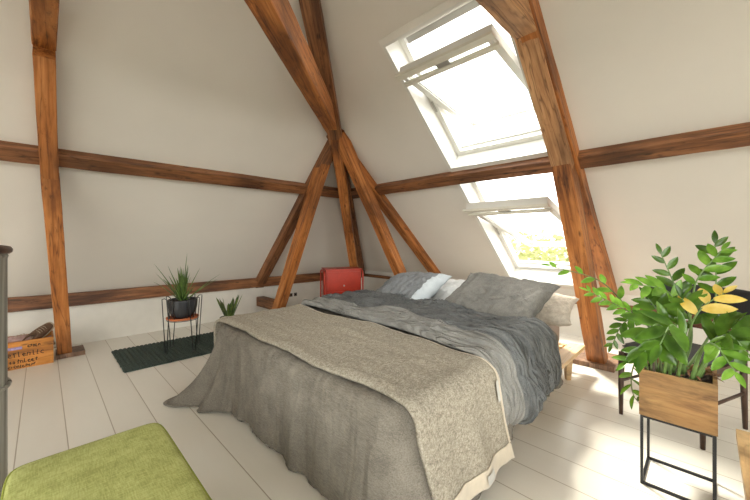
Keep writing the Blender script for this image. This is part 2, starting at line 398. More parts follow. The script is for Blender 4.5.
# ------------------------------------------------------------------ roof windows (centre pivot, standing open)
def skylight(name, s0, s1, cs, cn, hl, ang, label):
    t = empty(name, R((WY0+WY1)/2, (s0+s1)/2)); tag(t, label, 'roof window', kind='structure')
    MT = Matrix((V(0,1,0), es, nin)).transposed().to_4x4(); MT.translation = V(XW, 0, Z0)   # local (y, s, n)
    inv = Matrix.Translation(-t.location)
    MM = inv @ MT
    y0, y1 = WY0, WY1
    bm = bmesh.new()                                                                       # lining of the reveal
    k = .022
    for lo, hi in (((y0, s0, -.30), (y0+k, s1, .014)), ((y1-k, s0, -.30), (y1, s1, .014)), ((y0+k, s0, -.30), (y1-k, s0+k, .014)), ((y0+k, s1-k, -.30), (y1-k, s1, .014))): add_box(bm, lo, hi, MM)
    bobj('window_lining', bm, M['white_paint'], t, bevel=.003)
    bm = bmesh.new(); e = .05                                                              # architrave on the plaster
    for lo, hi in (((y0-e, s0-.02, .001), (y0, s1+e, .013)), ((y1, s0-.02, .001), (y1+.018, s1+e, .013)), ((y0, s1, .001), (y1, s1+e, .013)), ((y0, s0-.03, .001), (y1, s0, .013))): add_box(bm, lo, hi, MM)
    bobj('window_trim', bm, M['white_wall'], t, bevel=.002)
    bm = bmesh.new(); a, b = y0 + k, y1 - k; w = .055; n0, n1 = -.30, -.20               # fixed frame
    for lo, hi in (((a, s0+k, n0), (a+w, s1-k, n1)), ((b-w, s0+k, n0), (b, s1-k, n1)), ((a+w, s0+k, n0), (b-w, s0+k+w, n1)), ((a+w, s1-k-w, n0), (b-w, s1-k, n1)), ((a+w, s0+k+w, n0), (b-w, s0+k+w+.02, n0+.04))): add_box(bm, lo, hi, MM)
    bobj('window_frame', bm, M['white_paint'], t, bevel=.004)
    box('head_rail', (a+w+.02, s1-k-w-.06, -.27), (b-w-.02, s1-k-w-.004, -.21), M['grey_rail'], t, .004, MM)
    # sash, turned about its middle
    ca, sa = math.cos(ang), math.sin(ang)
    SM_ = Matrix((V(1,0,0), V(0,ca,sa), V(0,-sa,ca))).transposed().to_4x4(); SM_.translation = V(0, cs, cn)
    Q = MM @ SM_
    sh = empty('sash_pivot', (0,0,0)); bpy.data.objects.remove(sh)
    a2, b2 = y0 + .09, y1 - .09; w = .06; th = .035
    bm = bmesh.new()
    for lo, hi in (((a2, -hl, -th), (a2+w, hl, th)), ((b2-w, -hl, -th), (b2, hl, th)), ((a2+w, -hl, -th), (b2-w, -hl+w, th)), ((a2+w, hl-w-.02, -th), (b2-w, hl, th))): add_box(bm, lo, hi, Q)
    sash = bobj('sash', bm, M['white_paint'], t, bevel=.005)
    bm = bmesh.new()
    for lo, hi in (((a2+w, -hl+w, -.012), (a2+w+.008, hl-w, .022)), ((b2-w-.008, -hl+w, -.012), (b2-w, hl-w, .022)), ((a2+w, -hl+w, -.012), (b2-w, -hl+w+.008, .022))): add_box(bm, lo, hi, Q)
    bobj('gasket', bm, M['grey_rail'], sash)
    box('window_pane', (a2+w-.005, -hl+w-.005, -.008), (b2-w+.005, hl-w+.005, .004), M['glass'], sash, 0, Q)
    # ventilation flap and control bar along the sash top
    box('vent_flap', (a2-.02, hl-.035, th+.012), (b2+.02, hl+.03, th+.035), M['vent'], sash, .006, Q)
    box('control_bar', (a2-.015, hl-.135, th+.02), (b2+.015, hl-.09, th+.045), M['vent'], sash, .008, Q)
    bm = bmesh.new()
    for yy in (a2+.01, (a2+b2)/2-.02, b2-.05): add_box(bm, (yy, hl-.13, th-.002), (yy+.04, hl-.0, th+.022), Q)
    bobj('vent_bracket', bm, M['white_paint'], sash)
    box('latch', ((a2+b2)/2-.05, hl-.095, th+.018), ((a2+b2)/2+.07, hl-.03, th+.034), M['grey_rail'], sash, .004, Q)
    bm = bmesh.new()
    for yy in (a + .012, b - .03): add_box(bm, (yy, cs-.06, -.245), (yy+.018, cs+.06, -.19), MM)
    bobj('pivot_hinge', bm, M['grey_rail'], t, bevel=.003)
skylight('window_1', WIN[1][0], WIN[1][1], 2.88, -.245, .64, math.radians(32), 'upper white roof window standing open above the purlin')
skylight('window_2', WIN[0][0], WIN[0][1], .95, -.25, .97, math.radians(27), 'lower white roof window standing open behind the pillows')

# ------------------------------------------------------------------ roof timbers
nlin, nrin = -nl, -nr
# purlins between rafters
def tim(name, label, *a, cat='beam', group=None, **k):
    o = timber(name, *a, **k); return tag(o, label, cat, group)
UZ = 1.975; dn = .045
def LP(x, z, n=0): return V(x, yl(z), z) + nlin * n
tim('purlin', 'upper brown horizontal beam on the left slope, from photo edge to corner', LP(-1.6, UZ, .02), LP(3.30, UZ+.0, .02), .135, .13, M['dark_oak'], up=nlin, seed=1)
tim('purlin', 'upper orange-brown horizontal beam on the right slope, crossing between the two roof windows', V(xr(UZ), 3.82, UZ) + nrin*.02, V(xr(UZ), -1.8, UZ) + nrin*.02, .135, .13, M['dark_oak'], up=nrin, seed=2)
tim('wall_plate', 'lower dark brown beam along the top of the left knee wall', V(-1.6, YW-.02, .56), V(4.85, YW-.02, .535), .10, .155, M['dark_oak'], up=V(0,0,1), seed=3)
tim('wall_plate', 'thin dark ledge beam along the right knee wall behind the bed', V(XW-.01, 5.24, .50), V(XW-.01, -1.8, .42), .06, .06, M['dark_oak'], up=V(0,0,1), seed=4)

def truss_post(label, foot, top, w, h, mat, pad, up, seed, padlabel=None, peg=None):
    t = empty('roof_post', (foot[0], foot[1], 0)); tag(t, label, 'beam')
    o = timber('post', foot, top, w, h, mat, up=up, seed=seed)
    o.parent = t; o.matrix_parent_inverse = Matrix.Translation(-t.location)
    if pad:
        p = box('foot_block', *pad, M['foot_oak'], None, .006); p.parent = t; p.matrix_parent_inverse = Matrix.Translation(-t.location)
    return t
def sub(t, o):
    o.parent = t; o.matrix_parent_inverse = Matrix.Translation(-t.location); return o
def unit(o): bpy.context.view_layer.update()
# left post and rafter
t = truss_post('tall orange timber post on the left slope, standing beside the wooden shoe crate', V(.17, 4.92, .03), V(.045, 3.95, 1.80), .118, .16, M['oak'], ((.10, 4.80, 0), (.33, 5.08, .045)), V(0,-1,-.4), 11)
sub(t, timber('upper_post', V(.045, 3.95, 1.80), V(.01, 3.20, 2.53), .112, .16, M['oak'], up=V(0,-1,-1), seed=12))
sub(t, box('tenon', (.118, 4.818, .06), (.155, 4.835, .20), M['dark_oak'], None, .003))
tim('collar_beam', 'orange beam end at the top left of the photo, above the left post', V(.008, 3.24, 2.685), V(-.03, -1.5, 2.685), .122, .22, M['oak'], up=V(0,0,1), seed=13)
# right post: brown leaning post in front of the rafter
t = truss_post('big leaning orange timber post beside the bed, in front of the roof windows', V(3.95, .78, .04), V(3.17, .875, 1.93), .15, .17, M['oak'], ((3.80, .62, 0), (4.28, .98, .045)), V(-1,0,-.4), 14)
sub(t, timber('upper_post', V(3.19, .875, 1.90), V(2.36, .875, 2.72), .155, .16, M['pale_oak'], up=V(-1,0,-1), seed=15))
sub(t, box('tenon', (3.862, .80, .08), (3.875, .845, .26), M['dark_oak'], None, .003))
sub(t, timber('post_facing', V(3.865, .785, .10), V(3.09, .88, 1.90), .13, .02, M['oak'], up=V(-1,0,-.4), seed=16)) if False else None
tim('rafter', 'orange rafter on the right slope just behind the big leaning post', V(xr(.36), .82, .36) + nrin*.06, V(xr(3.5), .86, 3.5) + nrin*.06, .13, .14, M['oak'], up=nrin, seed=17)
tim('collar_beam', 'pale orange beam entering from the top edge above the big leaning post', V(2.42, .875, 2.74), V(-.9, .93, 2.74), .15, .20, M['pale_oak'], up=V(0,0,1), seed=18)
# hip: rafter in the corner, post in front, collar beam towards the camera
hd = V(A, B, -1).normalized()
def HP(z): return V(xr(z), yl(z), z)
hin = (nlin + nrin).normalized()
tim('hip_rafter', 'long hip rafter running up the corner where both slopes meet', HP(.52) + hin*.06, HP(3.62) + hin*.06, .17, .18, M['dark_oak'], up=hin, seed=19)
tim('roof_post', 'slim orange post in the corner behind the red cabinet', V(4.33, 4.77, .03), V(2.50, 3.19, 2.60), .13, .14, M['oak'], up=V(-1,-1,-.5).normalized(), seed=20)
dd = V(.7245, .6893, 0).normalized(); hc = V(2.42, 3.22, 2.66) - V(.06, -.06, 0) * .4
nn_ = hc - dd*2.7; hc = hc + V(.055, -.055, 0) - dd*.08; dd = (hc - nn_).normalized()
tim('collar_beam', 'heavy orange beam running from the top edge of the photo to the corner post', hc + dd*.12, hc - dd*4.2, .15, .22, M['oak'], up=V(0,0,1), seed=21)
# struts on the left slope
tim('roof_post', 'front timber of the pair left of the red cabinet, leaning to the corner peak', V(2.545, 4.72, .03), V(2.60, 3.37, 2.60), .145, .14, M['oak'], up=V(0,-1,-.5), seed=22)
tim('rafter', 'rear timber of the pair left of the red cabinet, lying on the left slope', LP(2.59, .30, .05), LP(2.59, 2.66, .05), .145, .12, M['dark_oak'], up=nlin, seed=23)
tim('tie_block', 'short horizontal timber block at the foot of the pair left of the cabinet', V(2.58, 5.30, .23), V(2.58, 4.74, .23), .13, .15, M['dark_oak'], up=V(0,0,1), seed=24)
tim('roof_post', 'front timber of the pair right of the corner, leaning above the blue-grey pillow', V(4.20, 3.20, .03), V(2.58, 3.20, 2.56), .14, .14, M['oak'], up=V(-1,0,-.6), seed=25)
tim('rafter', 'rear timber of the pair right of the corner, lying on the right slope', V(xr(.45), 3.28, .45) + nrin*.05, V(xr(2.62), 3.28, 2.62) + nrin*.05, .14, .12, M['oak'], up=nrin, seed=26)

# ------------------------------------------------------------------ cloth helpers
def grid(name, nu, nv, fn, mat, parent=None, thick=0, closed=False):
    vs = [fn(i/(nu-1), j/(nv-1)) for i in range(nu) for j in range(nv)]
    fs = [(i*nv+j, (i+1)*nv+j, (i+1)*nv+j+1, i*nv+j+1) for i in range(nu-1) for j in range(nv-1)]
    if thick:
        me = bpy.data.meshes.new('tmp'); me.from_pydata([tuple(v) for v in vs], [], fs); me.update()
        nm = [v.normal.copy() for v in me.vertices]; bpy.data.meshes.remove(me)
        k = len(vs); vs = vs + [vs[i] - nm[i]*thick for i in range(k)]
        fs = fs + [tuple(k + q for q in f[::-1]) for f in fs]
        edge = [i*nv for i in range(nu)] + [(nu-1)*nv + j for j in range(1, nv)] + [i*nv+nv-1 for i in range(nu-2, -1, -1)] + [j for j in range(nv-2, 0, -1)]
        for a, b in zip(edge, edge[1:] + edge[:1]): fs.append((a, a + k, b + k, b))
    o = mobj(name, vs, fs, mat, parent)
    return o
def N(x, y=0, z=0): return noise.noise(V(x, y, z))
def ridg(x): return (1 - abs(x)*2)
def arcpath(x, edge, r, zt):
    """cloth going out along +x on a top at zt and falling over an edge; x is the distance along the cloth"""
    if x < edge - r: return x, zt, 0.0
    q = x - (edge - r)
    if q < r * PI/2:
        a = q / r; return edge - r + r*math.sin(a), zt - r + r*math.cos(a), a/(PI/2)
    return edge, zt - r - (q - r*PI/2), 1.0

# ------------------------------------------------------------------ the bed
BX0, BX1, BY0, BY1 = 1.06, 3.47, .90, 2.86
bed = empty('platform_bed', (2.35, 1.86, 0)); tag(bed, 'low pine slatted bed frame under the mattress', 'bed')
def bpart(o): return sub(bed, o)
for y0, y1 in ((.82, .95), (2.80, 2.93)): bpart(box('side_rail', (1.25, y0, .215), (3.64, y1, .25), M['pine'], None, .005))
bpart(box('cross_rail', (1.25, .97, .215), (1.34, 2.795, .25), M['pine'], None, .004))
bpart(box('cross_rail', (3.56, .97, .205), (3.62, 2.795, .238), M['pine'], None, .004))
for k in range(20):
    x = 1.40 + k * .108
    bpart(box('slat', (x, .97, .222), (x + .06, 2.795, .244), M['pine'], None, .003))
for x in (1.35, 2.4, 3.33):
    for y in (.885, 2.86):
        bm = bmesh.new(); s = .025
        add_tube(bm, [(x + .0, y, 0), (x, y, .215)], [.026, .042], 4); bpart(bobj('leg', bm, M['pine']))
def rbox(name, lo, hi, mat, r=.05, nseg=24, amp=.004, seed=0, parent=None):
    bm = bmesh.new(); add_box(bm, lo, hi)
    bmesh.ops.bevel(bm, geom=list(bm.edges), offset=r, segments=5, affect='EDGES', profile=.5)
    bmesh.ops.triangulate(bm, faces=[f for f in bm.faces if len(f.verts) > 4])
    return bobj(name, bm, mat, parent, smooth=True)
mt = rbox('mattress', (1.20, .98, .252), (3.47, 2.79, .51), M['mattress'], .06); tag(mt, 'taupe covered mattress lying on the pine bed frame', 'mattress')
for p in mt.data.polygons: p.use_smooth = True
# pale fitted sheet on top near the head
def top_z(x, y):
    return .535

# bedspread: rounded rectangle top with a skirt reaching the floor at the foot
def spread():
    x0, x1, y0, y1, r = 1.05, 2.75, .86, 2.86, .14
    # boundary starts at head end near side, goes to the foot, round, to the head far side
    pts = []
    n1 = 90; 
    for i in range(n1): pts.append((x1 + (x0 + r - x1) * i/n1, y0, 0, -1))
    for i in range(22):
        a = PI/2 * i/22; pts.append((x0 + r - r*math.sin(a), y0 + r - r*math.cos(a), -math.sin(a), -math.cos(a)))
    for i in range(100): pts.append((x0, y0 + r + (y1 - y0 - 2*r) * i/100, -1, 0))
    for i in range(22):
        a = PI/2 * i/22; pts.append((x0 + r - r*math.cos(a), y1 - r + r*math.sin(a), -math.cos(a), math.sin(a)))
    for i in range(61): pts.append((x0 + r + (x1 - x0 - r) * i/60, y1, 0, 1))
    nb = len(pts); cx, cy = 2.5, (y0+y1)/2
    vs = []; nr_ = 26; ns = 56; ZT_ = .565
    s = 0; per = [0]
    for i in range(1, nb): s += math.hypot(pts[i][0]-pts[i-1][0], pts[i][1]-pts[i-1][1]); per.append(s)
    def topz(x, y):
        z = ZT_ + .012*N(x*2.2, y*2.2, 3) + .006*N(x*7, y*7, 9)
        z += .010*max(0, N(x*3+2, y*9, 5))
        return z
    for i, (x, y, nx, ny) in enumerate(pts):
        for j in range(nr_):
            t = j/(nr_-1); tx = cx + (x - cx)*t if False else x + (max(x, 1.0) - x)*0
            px_, py_ = x + (cx - x)*(1-t), y + (cy - y)*(1-t)
            drop = 0
            vs.append(V(px_, py_, topz(px_, py_)))
        u = per[i]
        corner_far = math.exp(-((x - x0)**2 + (y - y1)**2)/.10)
        corner_near = math.exp(-((x - x0)**2 + (y - y0)**2)/.05)
        foot = 1 if nx < -.5 else 0
        lenz = .545 if y < y1 - .05 or x < 1.6 else .4
        if ny < -.9: lenz = .54 - .18*min(1, max(0, (x-1.45)/.4))   # shorter towards the duvet
        if ny > .9: lenz = .54 - .2*min(1, max(0, (x-1.3)/.4))
        for j in range(1, ns+1):
            t = j/ns; q = t*(lenz + .06)
            rr = .06
            if q < rr*PI/2: a = q/rr; out = rr*math.sin(a); dz = rr*(1-math.cos(a))
            else: out = rr; dz = rr + (q - rr*PI/2)
            dz = min(dz, lenz + .012*N(u*3, 1))
            w = max(0, (t - .1)/.9)
            fold = .018*math.sin(u*21 + 2.2*N(u*2.2, 0, 1) + .6*t)*w**1.3 + .03*N(u*4.5 + t*.8, t*1.0, 7)*w + .010*N(u*16, t*3, 4)*w + .007*N(u*30, t*4, 8)*w
            if ny < -.9: fold = max(fold, -.03)
            flare = .03*w + .10*corner_far*w**1.6 + .05*corner_near*w
            if corner_far > .02: fold += .03*math.sin(u*34)*w*corner_far
            o_ = out + flare + fold
            dirx, diry = nx, ny
            if corner_far > .05:
                dirx -= corner_far*.9*w*w; 
            vs.append(V(x + dirx*o_ - .06*corner_far*w**3, y + diry*o_ - .0*corner_far, topz(x, y) - dz + (.0)))
    tot = nr_ + ns
    fs = [(i*tot+j, (i+1)*tot+j, (i+1)*tot+j+1, i*tot+j+1) for i in range(nb-1) for j in range(tot-1)]
    vs = [V(v.x, v.y, max(v.z, .012)) for v in vs]
    o = mobj('bedspread', vs, fs, M['linen'])
    tag(o, 'grey linen bedspread hanging to the floor at the foot of the bed', 'bedspread')
    m = o.modifiers.new('thickness', 'SOLIDIFY'); m.thickness = .008; m.offset = -1
    return o
spread()

# wool throw across the foot end
def throw():
    yn, yf, r = .775, 2.95, .10
    Ln = .475; LT = (yf - yn); Lf = .25
    tot = Ln + LT + Lf
    def base(u, v, off=0):
        # u across the width (foot -> head), v along from near hem to far hem
        s = v * tot - Ln      # 0 at near edge of bed top
        mid = (yn + yf)/2
        if s < LT/2:
            x_, z_, k = arcpath(LT/2 - s, LT/2, r, 0); y = mid - x_
        else:
            x_, z_, k = arcpath(s - LT/2, LT/2, r, 0); y = mid + x_
        hang = max(0, -z_ - r)
        near = s < LT/2
        x0 = 1.035 + .035*N(v*6, 2); x1 = 1.80 + .04*N(v*5, 8) - (.0 if not near else .10*math.exp(-((s)/.5)**2)) + .08*hang
        if near: x0 += .30*hang**1.3*1.0; x0 += -.02*math.exp(-(s/.2)**2)
        x = x0 + (x1 - x0)*u
        z = .606 + z_ + .010*N(x*4, y*3, 11) + .012*max(0, N(x*8, y*2.5, 4)) + .006*N(x*18, y*9, 2)
        # a soft fold on top
        z += .022*math.exp(-((x - 1.52 - .05*N(y*3))/.03)**2)*math.exp(-((y - 1.75)/.22)**2)
        yo = (-1 if near else 1)*(.03*hang/.4 + (.009*math.sin(u*13 + 1) + .02*N(u*4, 3, hang*2))*min(1, hang/.15))
        z = z - 0.015 * (1 - min(1, abs(u-0)/.05)) - .01*(1 - min(1, abs(1-u)/.04))
        return V(x, y + yo - (off if near and k > .5 else 0), z + (off if k < 1 else 0))
    o = grid('throw_blanket', 70, 190, lambda u, v: base(u, v), M['wool'])
    m = o.modifiers.new('thickness', 'SOLIDIFY'); m.thickness = .018; m.offset = -1
    tag(o, 'oatmeal wool throw blanket with satin edge laid across the foot of the bed', 'blanket')
    e = .004
    tr = grid('satin_edge', 90, 10, lambda a, b: base(a*.998+.001, .002 + b*.030 , e) + V(0, -.002, 0), M['satin'], o); tr['label'] = 'beige satin ribbon along the near hem'
    tr.modifiers.new('t', 'SOLIDIFY').thickness = .003
    tr = grid('satin_edge', 8, 190, lambda a, b: base(.965 + a*.034, b*.999, e) + V(.002, 0, 0), M['satin'], o); tr['label'] = 'pale ribbon along the long side'
    tr.modifiers.new('t', 'SOLIDIFY').thickness = .003
    lb = grid('care_label', 8, 8, lambda a, b: base(.915 + a*.035, .115 + b*.035, e+.003) + V(0, -.004, 0), M['sheet'], o)
    lb = grid('care_label', 8, 6, lambda a, b: base(.52 + a*.12, .008 + b*.016, e+.003) + V(0, -.006, 0), M['sheet'], o)
throw()

# duvet, bunched in a band across the bed and falling over the near side
def duvet():
    yn, yf, r = .81, 2.92, .14
    Ln = .36; LT = yf - yn; Lf = .22; tot = Ln + LT + Lf
    def f(u, v):
        s = v*tot - Ln; mid = (yn+yf)/2
        near = s < LT/2
        if near: x_, z_, k = arcpath(LT/2 - s, LT/2, r, 0); y = mid - x_
        else: x_, z_, k = arcpath(s - LT/2, LT/2, r, 0); y = mid + x_
        hang = max(0, -z_ - r)
        h = min(1, hang/.3)
        x0 = 1.84 + .05*N(v*4, 5) - .16*math.exp(-((s - .0)/.5)**2)*near
        x1 = 2.70 + .05*N(v*3, 1) - .12*h - (0 if not near else .06)
        # closed puffy section: angle 0..2pi
        a = u*2*PI
        ca, sa = math.cos(a), math.sin(a)
        cx = (x0+x1)/2; w = (x1-x0)/2
        prof = (abs(ca)**.75)*(1 if ca > 0 else -1)
        x = cx - w*prof
        th = .052*(1 + .35*N(v*3, 2))
        endt = min(1, max(.05, v*tot/.07), max(.05, (1-v)*tot/.07)) ** .5
        th *= endt
        up = sa
        off = th*(abs(sa)**.7)*(1 if sa > 0 else -1)
        if up > 0:
            ph = x*44 + 7*N(x*2, y*1.5 + hang*2, 3) + 3.5*N(y*2.2, 4, x*3)
            rid = math.sin(ph)
            rid = .75*(1 - abs(rid))**1.1 + .35*(1 - abs(math.sin(ph*.47 + 1.3 + 2*N(x*5, y*2, 7)))) - .35
            amp = .050*(.35 + 1.5*abs(N(x*3, y*1.7, 6))) 
            off += amp*rid*abs(sa)**.5 + .045*N(x*4.5, y*1.6 + hang, 8) + .03*max(0, N(x*9, y*2.5, 1)) + .008*N(x*26, y*7, 2)
            off += .03*math.exp(-((x - 2.0)/.12)**2)*(N(y*1.4, 9)+.5)
        # direction of offset
        if k == 0: d = V(0, 0, 1)
        else:
            an = k*PI/2; d = V(0, (-1 if near else 1)*math.sin(an), math.cos(an))
        belly = .05*math.sin(PI*h)*(1 if near else 0)
        drop = 0
        p = V(x, y, .60 + .025 + z_) + d*(off + belly)
        if near and hang > 0: p.z += -.05*math.sin(PI*u)*0 + .10*h*((x - 1.6)/.9 - .3)*.0
        return p
    nu, nv = 150, 190
    vs = [f(i/nu, j/(nv-1)) for i in range(nu) for j in range(nv)]
    fs = [(i*nv+j, ((i+1) % nu)*nv+j, ((i+1) % nu)*nv+j+1, i*nv+j+1) for i in range(nu) for j in range(nv-1)]
    fs.append(tuple(i*nv for i in range(nu))); fs.append(tuple(i*nv+nv-1 for i in range(nu-1, -1, -1)))
    o = mobj('duvet', vs, fs, [M['duvet'], M['duvet_lit']])
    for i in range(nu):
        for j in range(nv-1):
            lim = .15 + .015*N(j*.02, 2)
            if i/nu < lim or i/nu > .9: o.data.polygons[i*(nv-1)+j].material_index = 1  # band along the throw gets the linen with painted-in light
    tag(o, 'rumpled slate grey duvet bunched across the middle of the bed', 'duvet')
duvet()
# pale sheet over the head end of the mattress
o = grid('bed_sheet', 50, 60, lambda u, v: V(2.62 + .80*u, .985 + 1.79*v, .512 + .006*N(u*9, v*8) + .004*N(u*20, v*12, 4)), M['sheet']); tag(o, 'pale sheet on the mattress under the pillows', 'sheet')
o.modifiers.new('t', 'SOLIDIFY').thickness = .006

def pillow(name, label, loc, size, rot, mat, seed, wr=1.0, trim=None, flange=0, cat='pillow'):
    W, D, T = size
    nu = nv = 64
    def f(u, v, sgn):
        x = u*2 - 1; y = v*2 - 1
        e = max(0, (1 - abs(x)**2.6))*max(0, (1 - abs(y)**2.6))
        th = T/2 * (e ** .42)
        pin = 1 - .10*(abs(x)**2)*(1 - abs(y)**2)*0 
        px_ = x*W/2*(1 - .07*(1 - abs(x)**3)*0 - .05*(1 - y*y)*0 + .05*abs(y)**4*abs(x) - .04*(1-y*y)*abs(x)**3*(-1 if False else 1))
        py_ = y*D/2*(1 + .05*abs(x)**4 - .05*(1 - x*x)*abs(y)**3)
        m = min(1, e*4)
        wrk = .016*N(x*1.8 + seed, y*1.8, seed) + wr*.012*(1 - abs(N(x*2.2 + seed, y*5 + x*2, seed+3))*3) + wr*.008*N(x*9, y*9, seed)
        edge = wr*.007*math.sin((x*14 if abs(y) > abs(x) else y*17) + seed)*max(abs(x), abs(y))**6
        z = sgn*(th + wrk*m) + edge*(1) + .02*N(x*1.3, y*1.3, seed+9)*(max(abs(x),abs(y)))
        return V(px_, py_, z)
    vs = []; idx = {}
    for sgn in (1, -1):
        for i in range(nu):
            for j in range(nv):
                if sgn < 0 and (i in (0, nu-1) or j in (0, nv-1)): idx[(sgn, i, j)] = idx[(1, i, j)]; continue
                idx[(sgn, i, j)] = len(vs); vs.append(f(i/(nu-1), j/(nv-1), sgn))
    fs = []
    for sgn in (1, -1):
        for i in range(nu-1):
            for j in range(nv-1):
                q = [idx[(sgn,i,j)], idx[(sgn,i+1,j)], idx[(sgn,i+1,j+1)], idx[(sgn,i,j+1)]]
                fs.append(tuple(q if sgn > 0 else q[::-1]))
    o = mobj(name, vs, fs, mat); o.location = loc; o.rotation_euler = rot; tag(o, label, cat)
    if trim:                      # a contrasting fabric strip sewn along one end
        o.data.materials.append(trim)
        for p in o.data.polygons:
            if p.center.y < -D/2 + .115*D: p.material_index = 1
    return o
R_ = math.radians
pillow('pillow', 'cream patterned pillow flat behind the grey pillow', (3.18, 1.18, .64), (.52, .74, .19), (0, R_(-14), R_(8)), M['pillow_cream'], 5)
pillow('pillow', 'beige pillow end peeking out behind the blue-grey pillow', (3.14, 2.56, .64), (.50, .64, .18), (0, R_(-25), R_(-4)), M['pillow_cream'], 9)
pillow('pillow', 'white pillow between the two grey pillows', (3.12, 1.88, .66), (.52, .70, .16), (R_(0), R_(-25), R_(3)), M['pillow_white'], 12)
pillow('pillow', 'blue-grey pillow with pale blue edge, on the left of the bed', (2.79, 2.31, .715), (.58, .80, .20), (R_(-4), R_(-27), R_(-6)), M['pillow_blue'], 2, trim=M['pillow_trim'])
pillow('pillow', 'large rumpled grey pillow, on the right of the bed', (2.77, 1.31, .735), (.64, .82, .20), (R_(3), R_(-27), R_(-5)), M['pillow_grey'], 3)

# ------------------------------------------------------------------ rug
def rug():
    x0, x1, y0, y1 = .54, 1.98, 3.86, 4.70
    nx, ny = 170, 60
    def f(u, v):
        x = x0 + (x1-x0)*u; y = y0 + (y1-y0)*v
        ex = .010*N(v*22, 3) if u < .5 else 0
        rib = abs(math.sin(x*PI/.04))**.6
        kn = .5 + .5*math.sin(y*PI/.026 + (int(x/.04) % 2)*PI)
        ed = min(1, u/.01, (1-u)/.01, v/.02, (1-v)/.02)
        return V(x + ex*(1-u)**6, y + .008*N(u*18, 7)*(1 if v > .5 else -1), .004 + ed*(.004 + .013*rib + .004*kn))
    o = grid('rug', nx*2, ny*2, f, M['rug']); tag(o, 'dark green woven rug under the wire plant stand', 'rug')
rug()

# ------------------------------------------------------------------ wire plant stand, pot and spiky plant
cx, cy = 1.12, 4.19
st = empty('plant_stand', (cx, cy, .015)); tag(st, 'black wire plant stand with hairpin legs on the dark rug', 'plant stand')
for k in range(4):
    a0 = PI/4*2*k + R_(20)
    foot = V(.19*math.cos(a0), .19*math.sin(a0), .004)
    bm = bmesh.new()
    for s in (-1, 1):
        a1 = a0 + s*.30
        top = V(.205*math.cos(a1), .205*math.sin(a1), .59)
        inn = V(.155*math.cos(a1), .155*math.sin(a1), .575)
        bot = foot + V(-math.sin(a0), math.cos(a0), 0)*.012*s
        plate = V(.13*math.cos(a1), .13*math.sin(a1), .355)
        add_tube(bm, [plate, inn*.98+V(0,0,-.0), inn, (inn+top)/2+V(0,0,.012), top, top*.995 - V(0,0,.02), bot], .0048, 6)
    add_tube(bm, [foot + V(-math.sin(a0), math.cos(a0), 0)*-.012, foot + V(0,0,-.0), foot + V(-math.sin(a0), math.cos(a0), 0)*.012], .005, 6)
    bobj('leg', bm, M['wire'], st, smooth=True)
bm = bmesh.new(); add_tube(bm, [(.155*math.cos(a), .155*math.sin(a), .345) for a in [2*PI*i/36 for i in range(37)]], .004, 6); bobj('ring', bm, M['wire'], st, smooth=True)
bm = bmesh.new(); add_lathe(bm, [(.02, .350), (.150, .350), (.162, .362), (.164, .374), (.155, .374), (.15, .366), (.02, .364)], 40); bobj('saucer', bm, M['terracotta'], st, smooth=True)['label'] = 'terracotta orange saucer'
pl = empty('potted_plant', (cx, cy, .395)); tag(pl, 'spiky green aloe-like plant in a charcoal bowl on the wire stand', 'potted plant')
bm = bmesh.new(); add_lathe(bm, [(.03, -.012), (.085, -.012), (.105, .0), (.132, .05), (.146, .11), (.150, .175), (.149, .19), (.141, .19), (.139, .165), (.02, .162)], 48); bobj('pot', bm, M['pot'], pl, smooth=True)
bm = bmesh.new(); add_lathe(bm, [(.01, .160), (.136, .158), (.13, .172), (.06, .178), (.01, .18)], 32); bobj('soil', bm, M['soil'], pl, smooth=True)
def blade(bm, base, d, L_, w, curl, fold=.25, nseg=10, shape='taper', tw=0):
    """one strap leaf: starts along d and bends with gravity"""
    p = Vector(base); dr = Vector(d).normalized(); side = dr.cross(V(0,0,1))
    side = side.normalized() if side.length > .05 else V(1,0,0)
    prev = None
    for i in range(nseg+1):
        t = i/nseg
        ww = w*((1-t)**.7 if shape == 'taper' else (min(1, .55 + t*1.2)*(1 - t**3)**.6)) + .0006
        nrm = side.cross(dr).normalized()
        q = side*math.cos(tw*t) + nrm*math.sin(tw*t)
        n2 = nrm*math.cos(tw*t) - side*math.sin(tw*t)
        ring = [bm.verts.new(p - q*ww + n2*ww*fold), bm.verts.new(p), bm.verts.new(p + q*ww + n2*ww*fold), bm.verts.new(p - n2*ww*.12)]
        if prev:
            for k in range(4): bm.faces.new((prev[k], prev[(k+1) % 4], ring[(k+1) % 4], ring[k]))
        prev = ring
        dr = (dr + V(0,0,-1)*curl/nseg).normalized(); p = p + dr*(L_/nseg)
for k in range(34):
    a = k*2.4 + random.uniform(-.2,.2); til = random.uniform(.12, .95) if k > 8 else random.uniform(.05,.3)
    bm = bmesh.new()
    d = V(math.cos(a)*math.sin(til), math.sin(a)*math.sin(til), math.cos(til))
    blade(bm, V(math.cos(a), math.sin(a), 0)*.035*min(1, til*1.5) + V(0,0,.17), d, random.uniform(.26, .42) if til < .85 else random.uniform(.24,.36), random.uniform(.013,.018), random.uniform(.1,.5), .5)
    bobj('leaf', bm, M['aloe'], pl, smooth=True)
for px_, py_, L_ in ((155, 264, .40), (219, 274, .40), (187, 254, .43), (200, 268, .36), (168, 266, .38)):
    tgt = P(px_, py_, 3.75) - V(cx, cy, .395); b0 = V(tgt.x*.1, tgt.y*.1, .17); bm = bmesh.new(); dv = tgt - b0
    blade(bm, b0, dv + V(0,0,.05), dv.length*1.02, .014, .22, .5); bobj('leaf', bm, M['aloe'], pl, smooth=True)

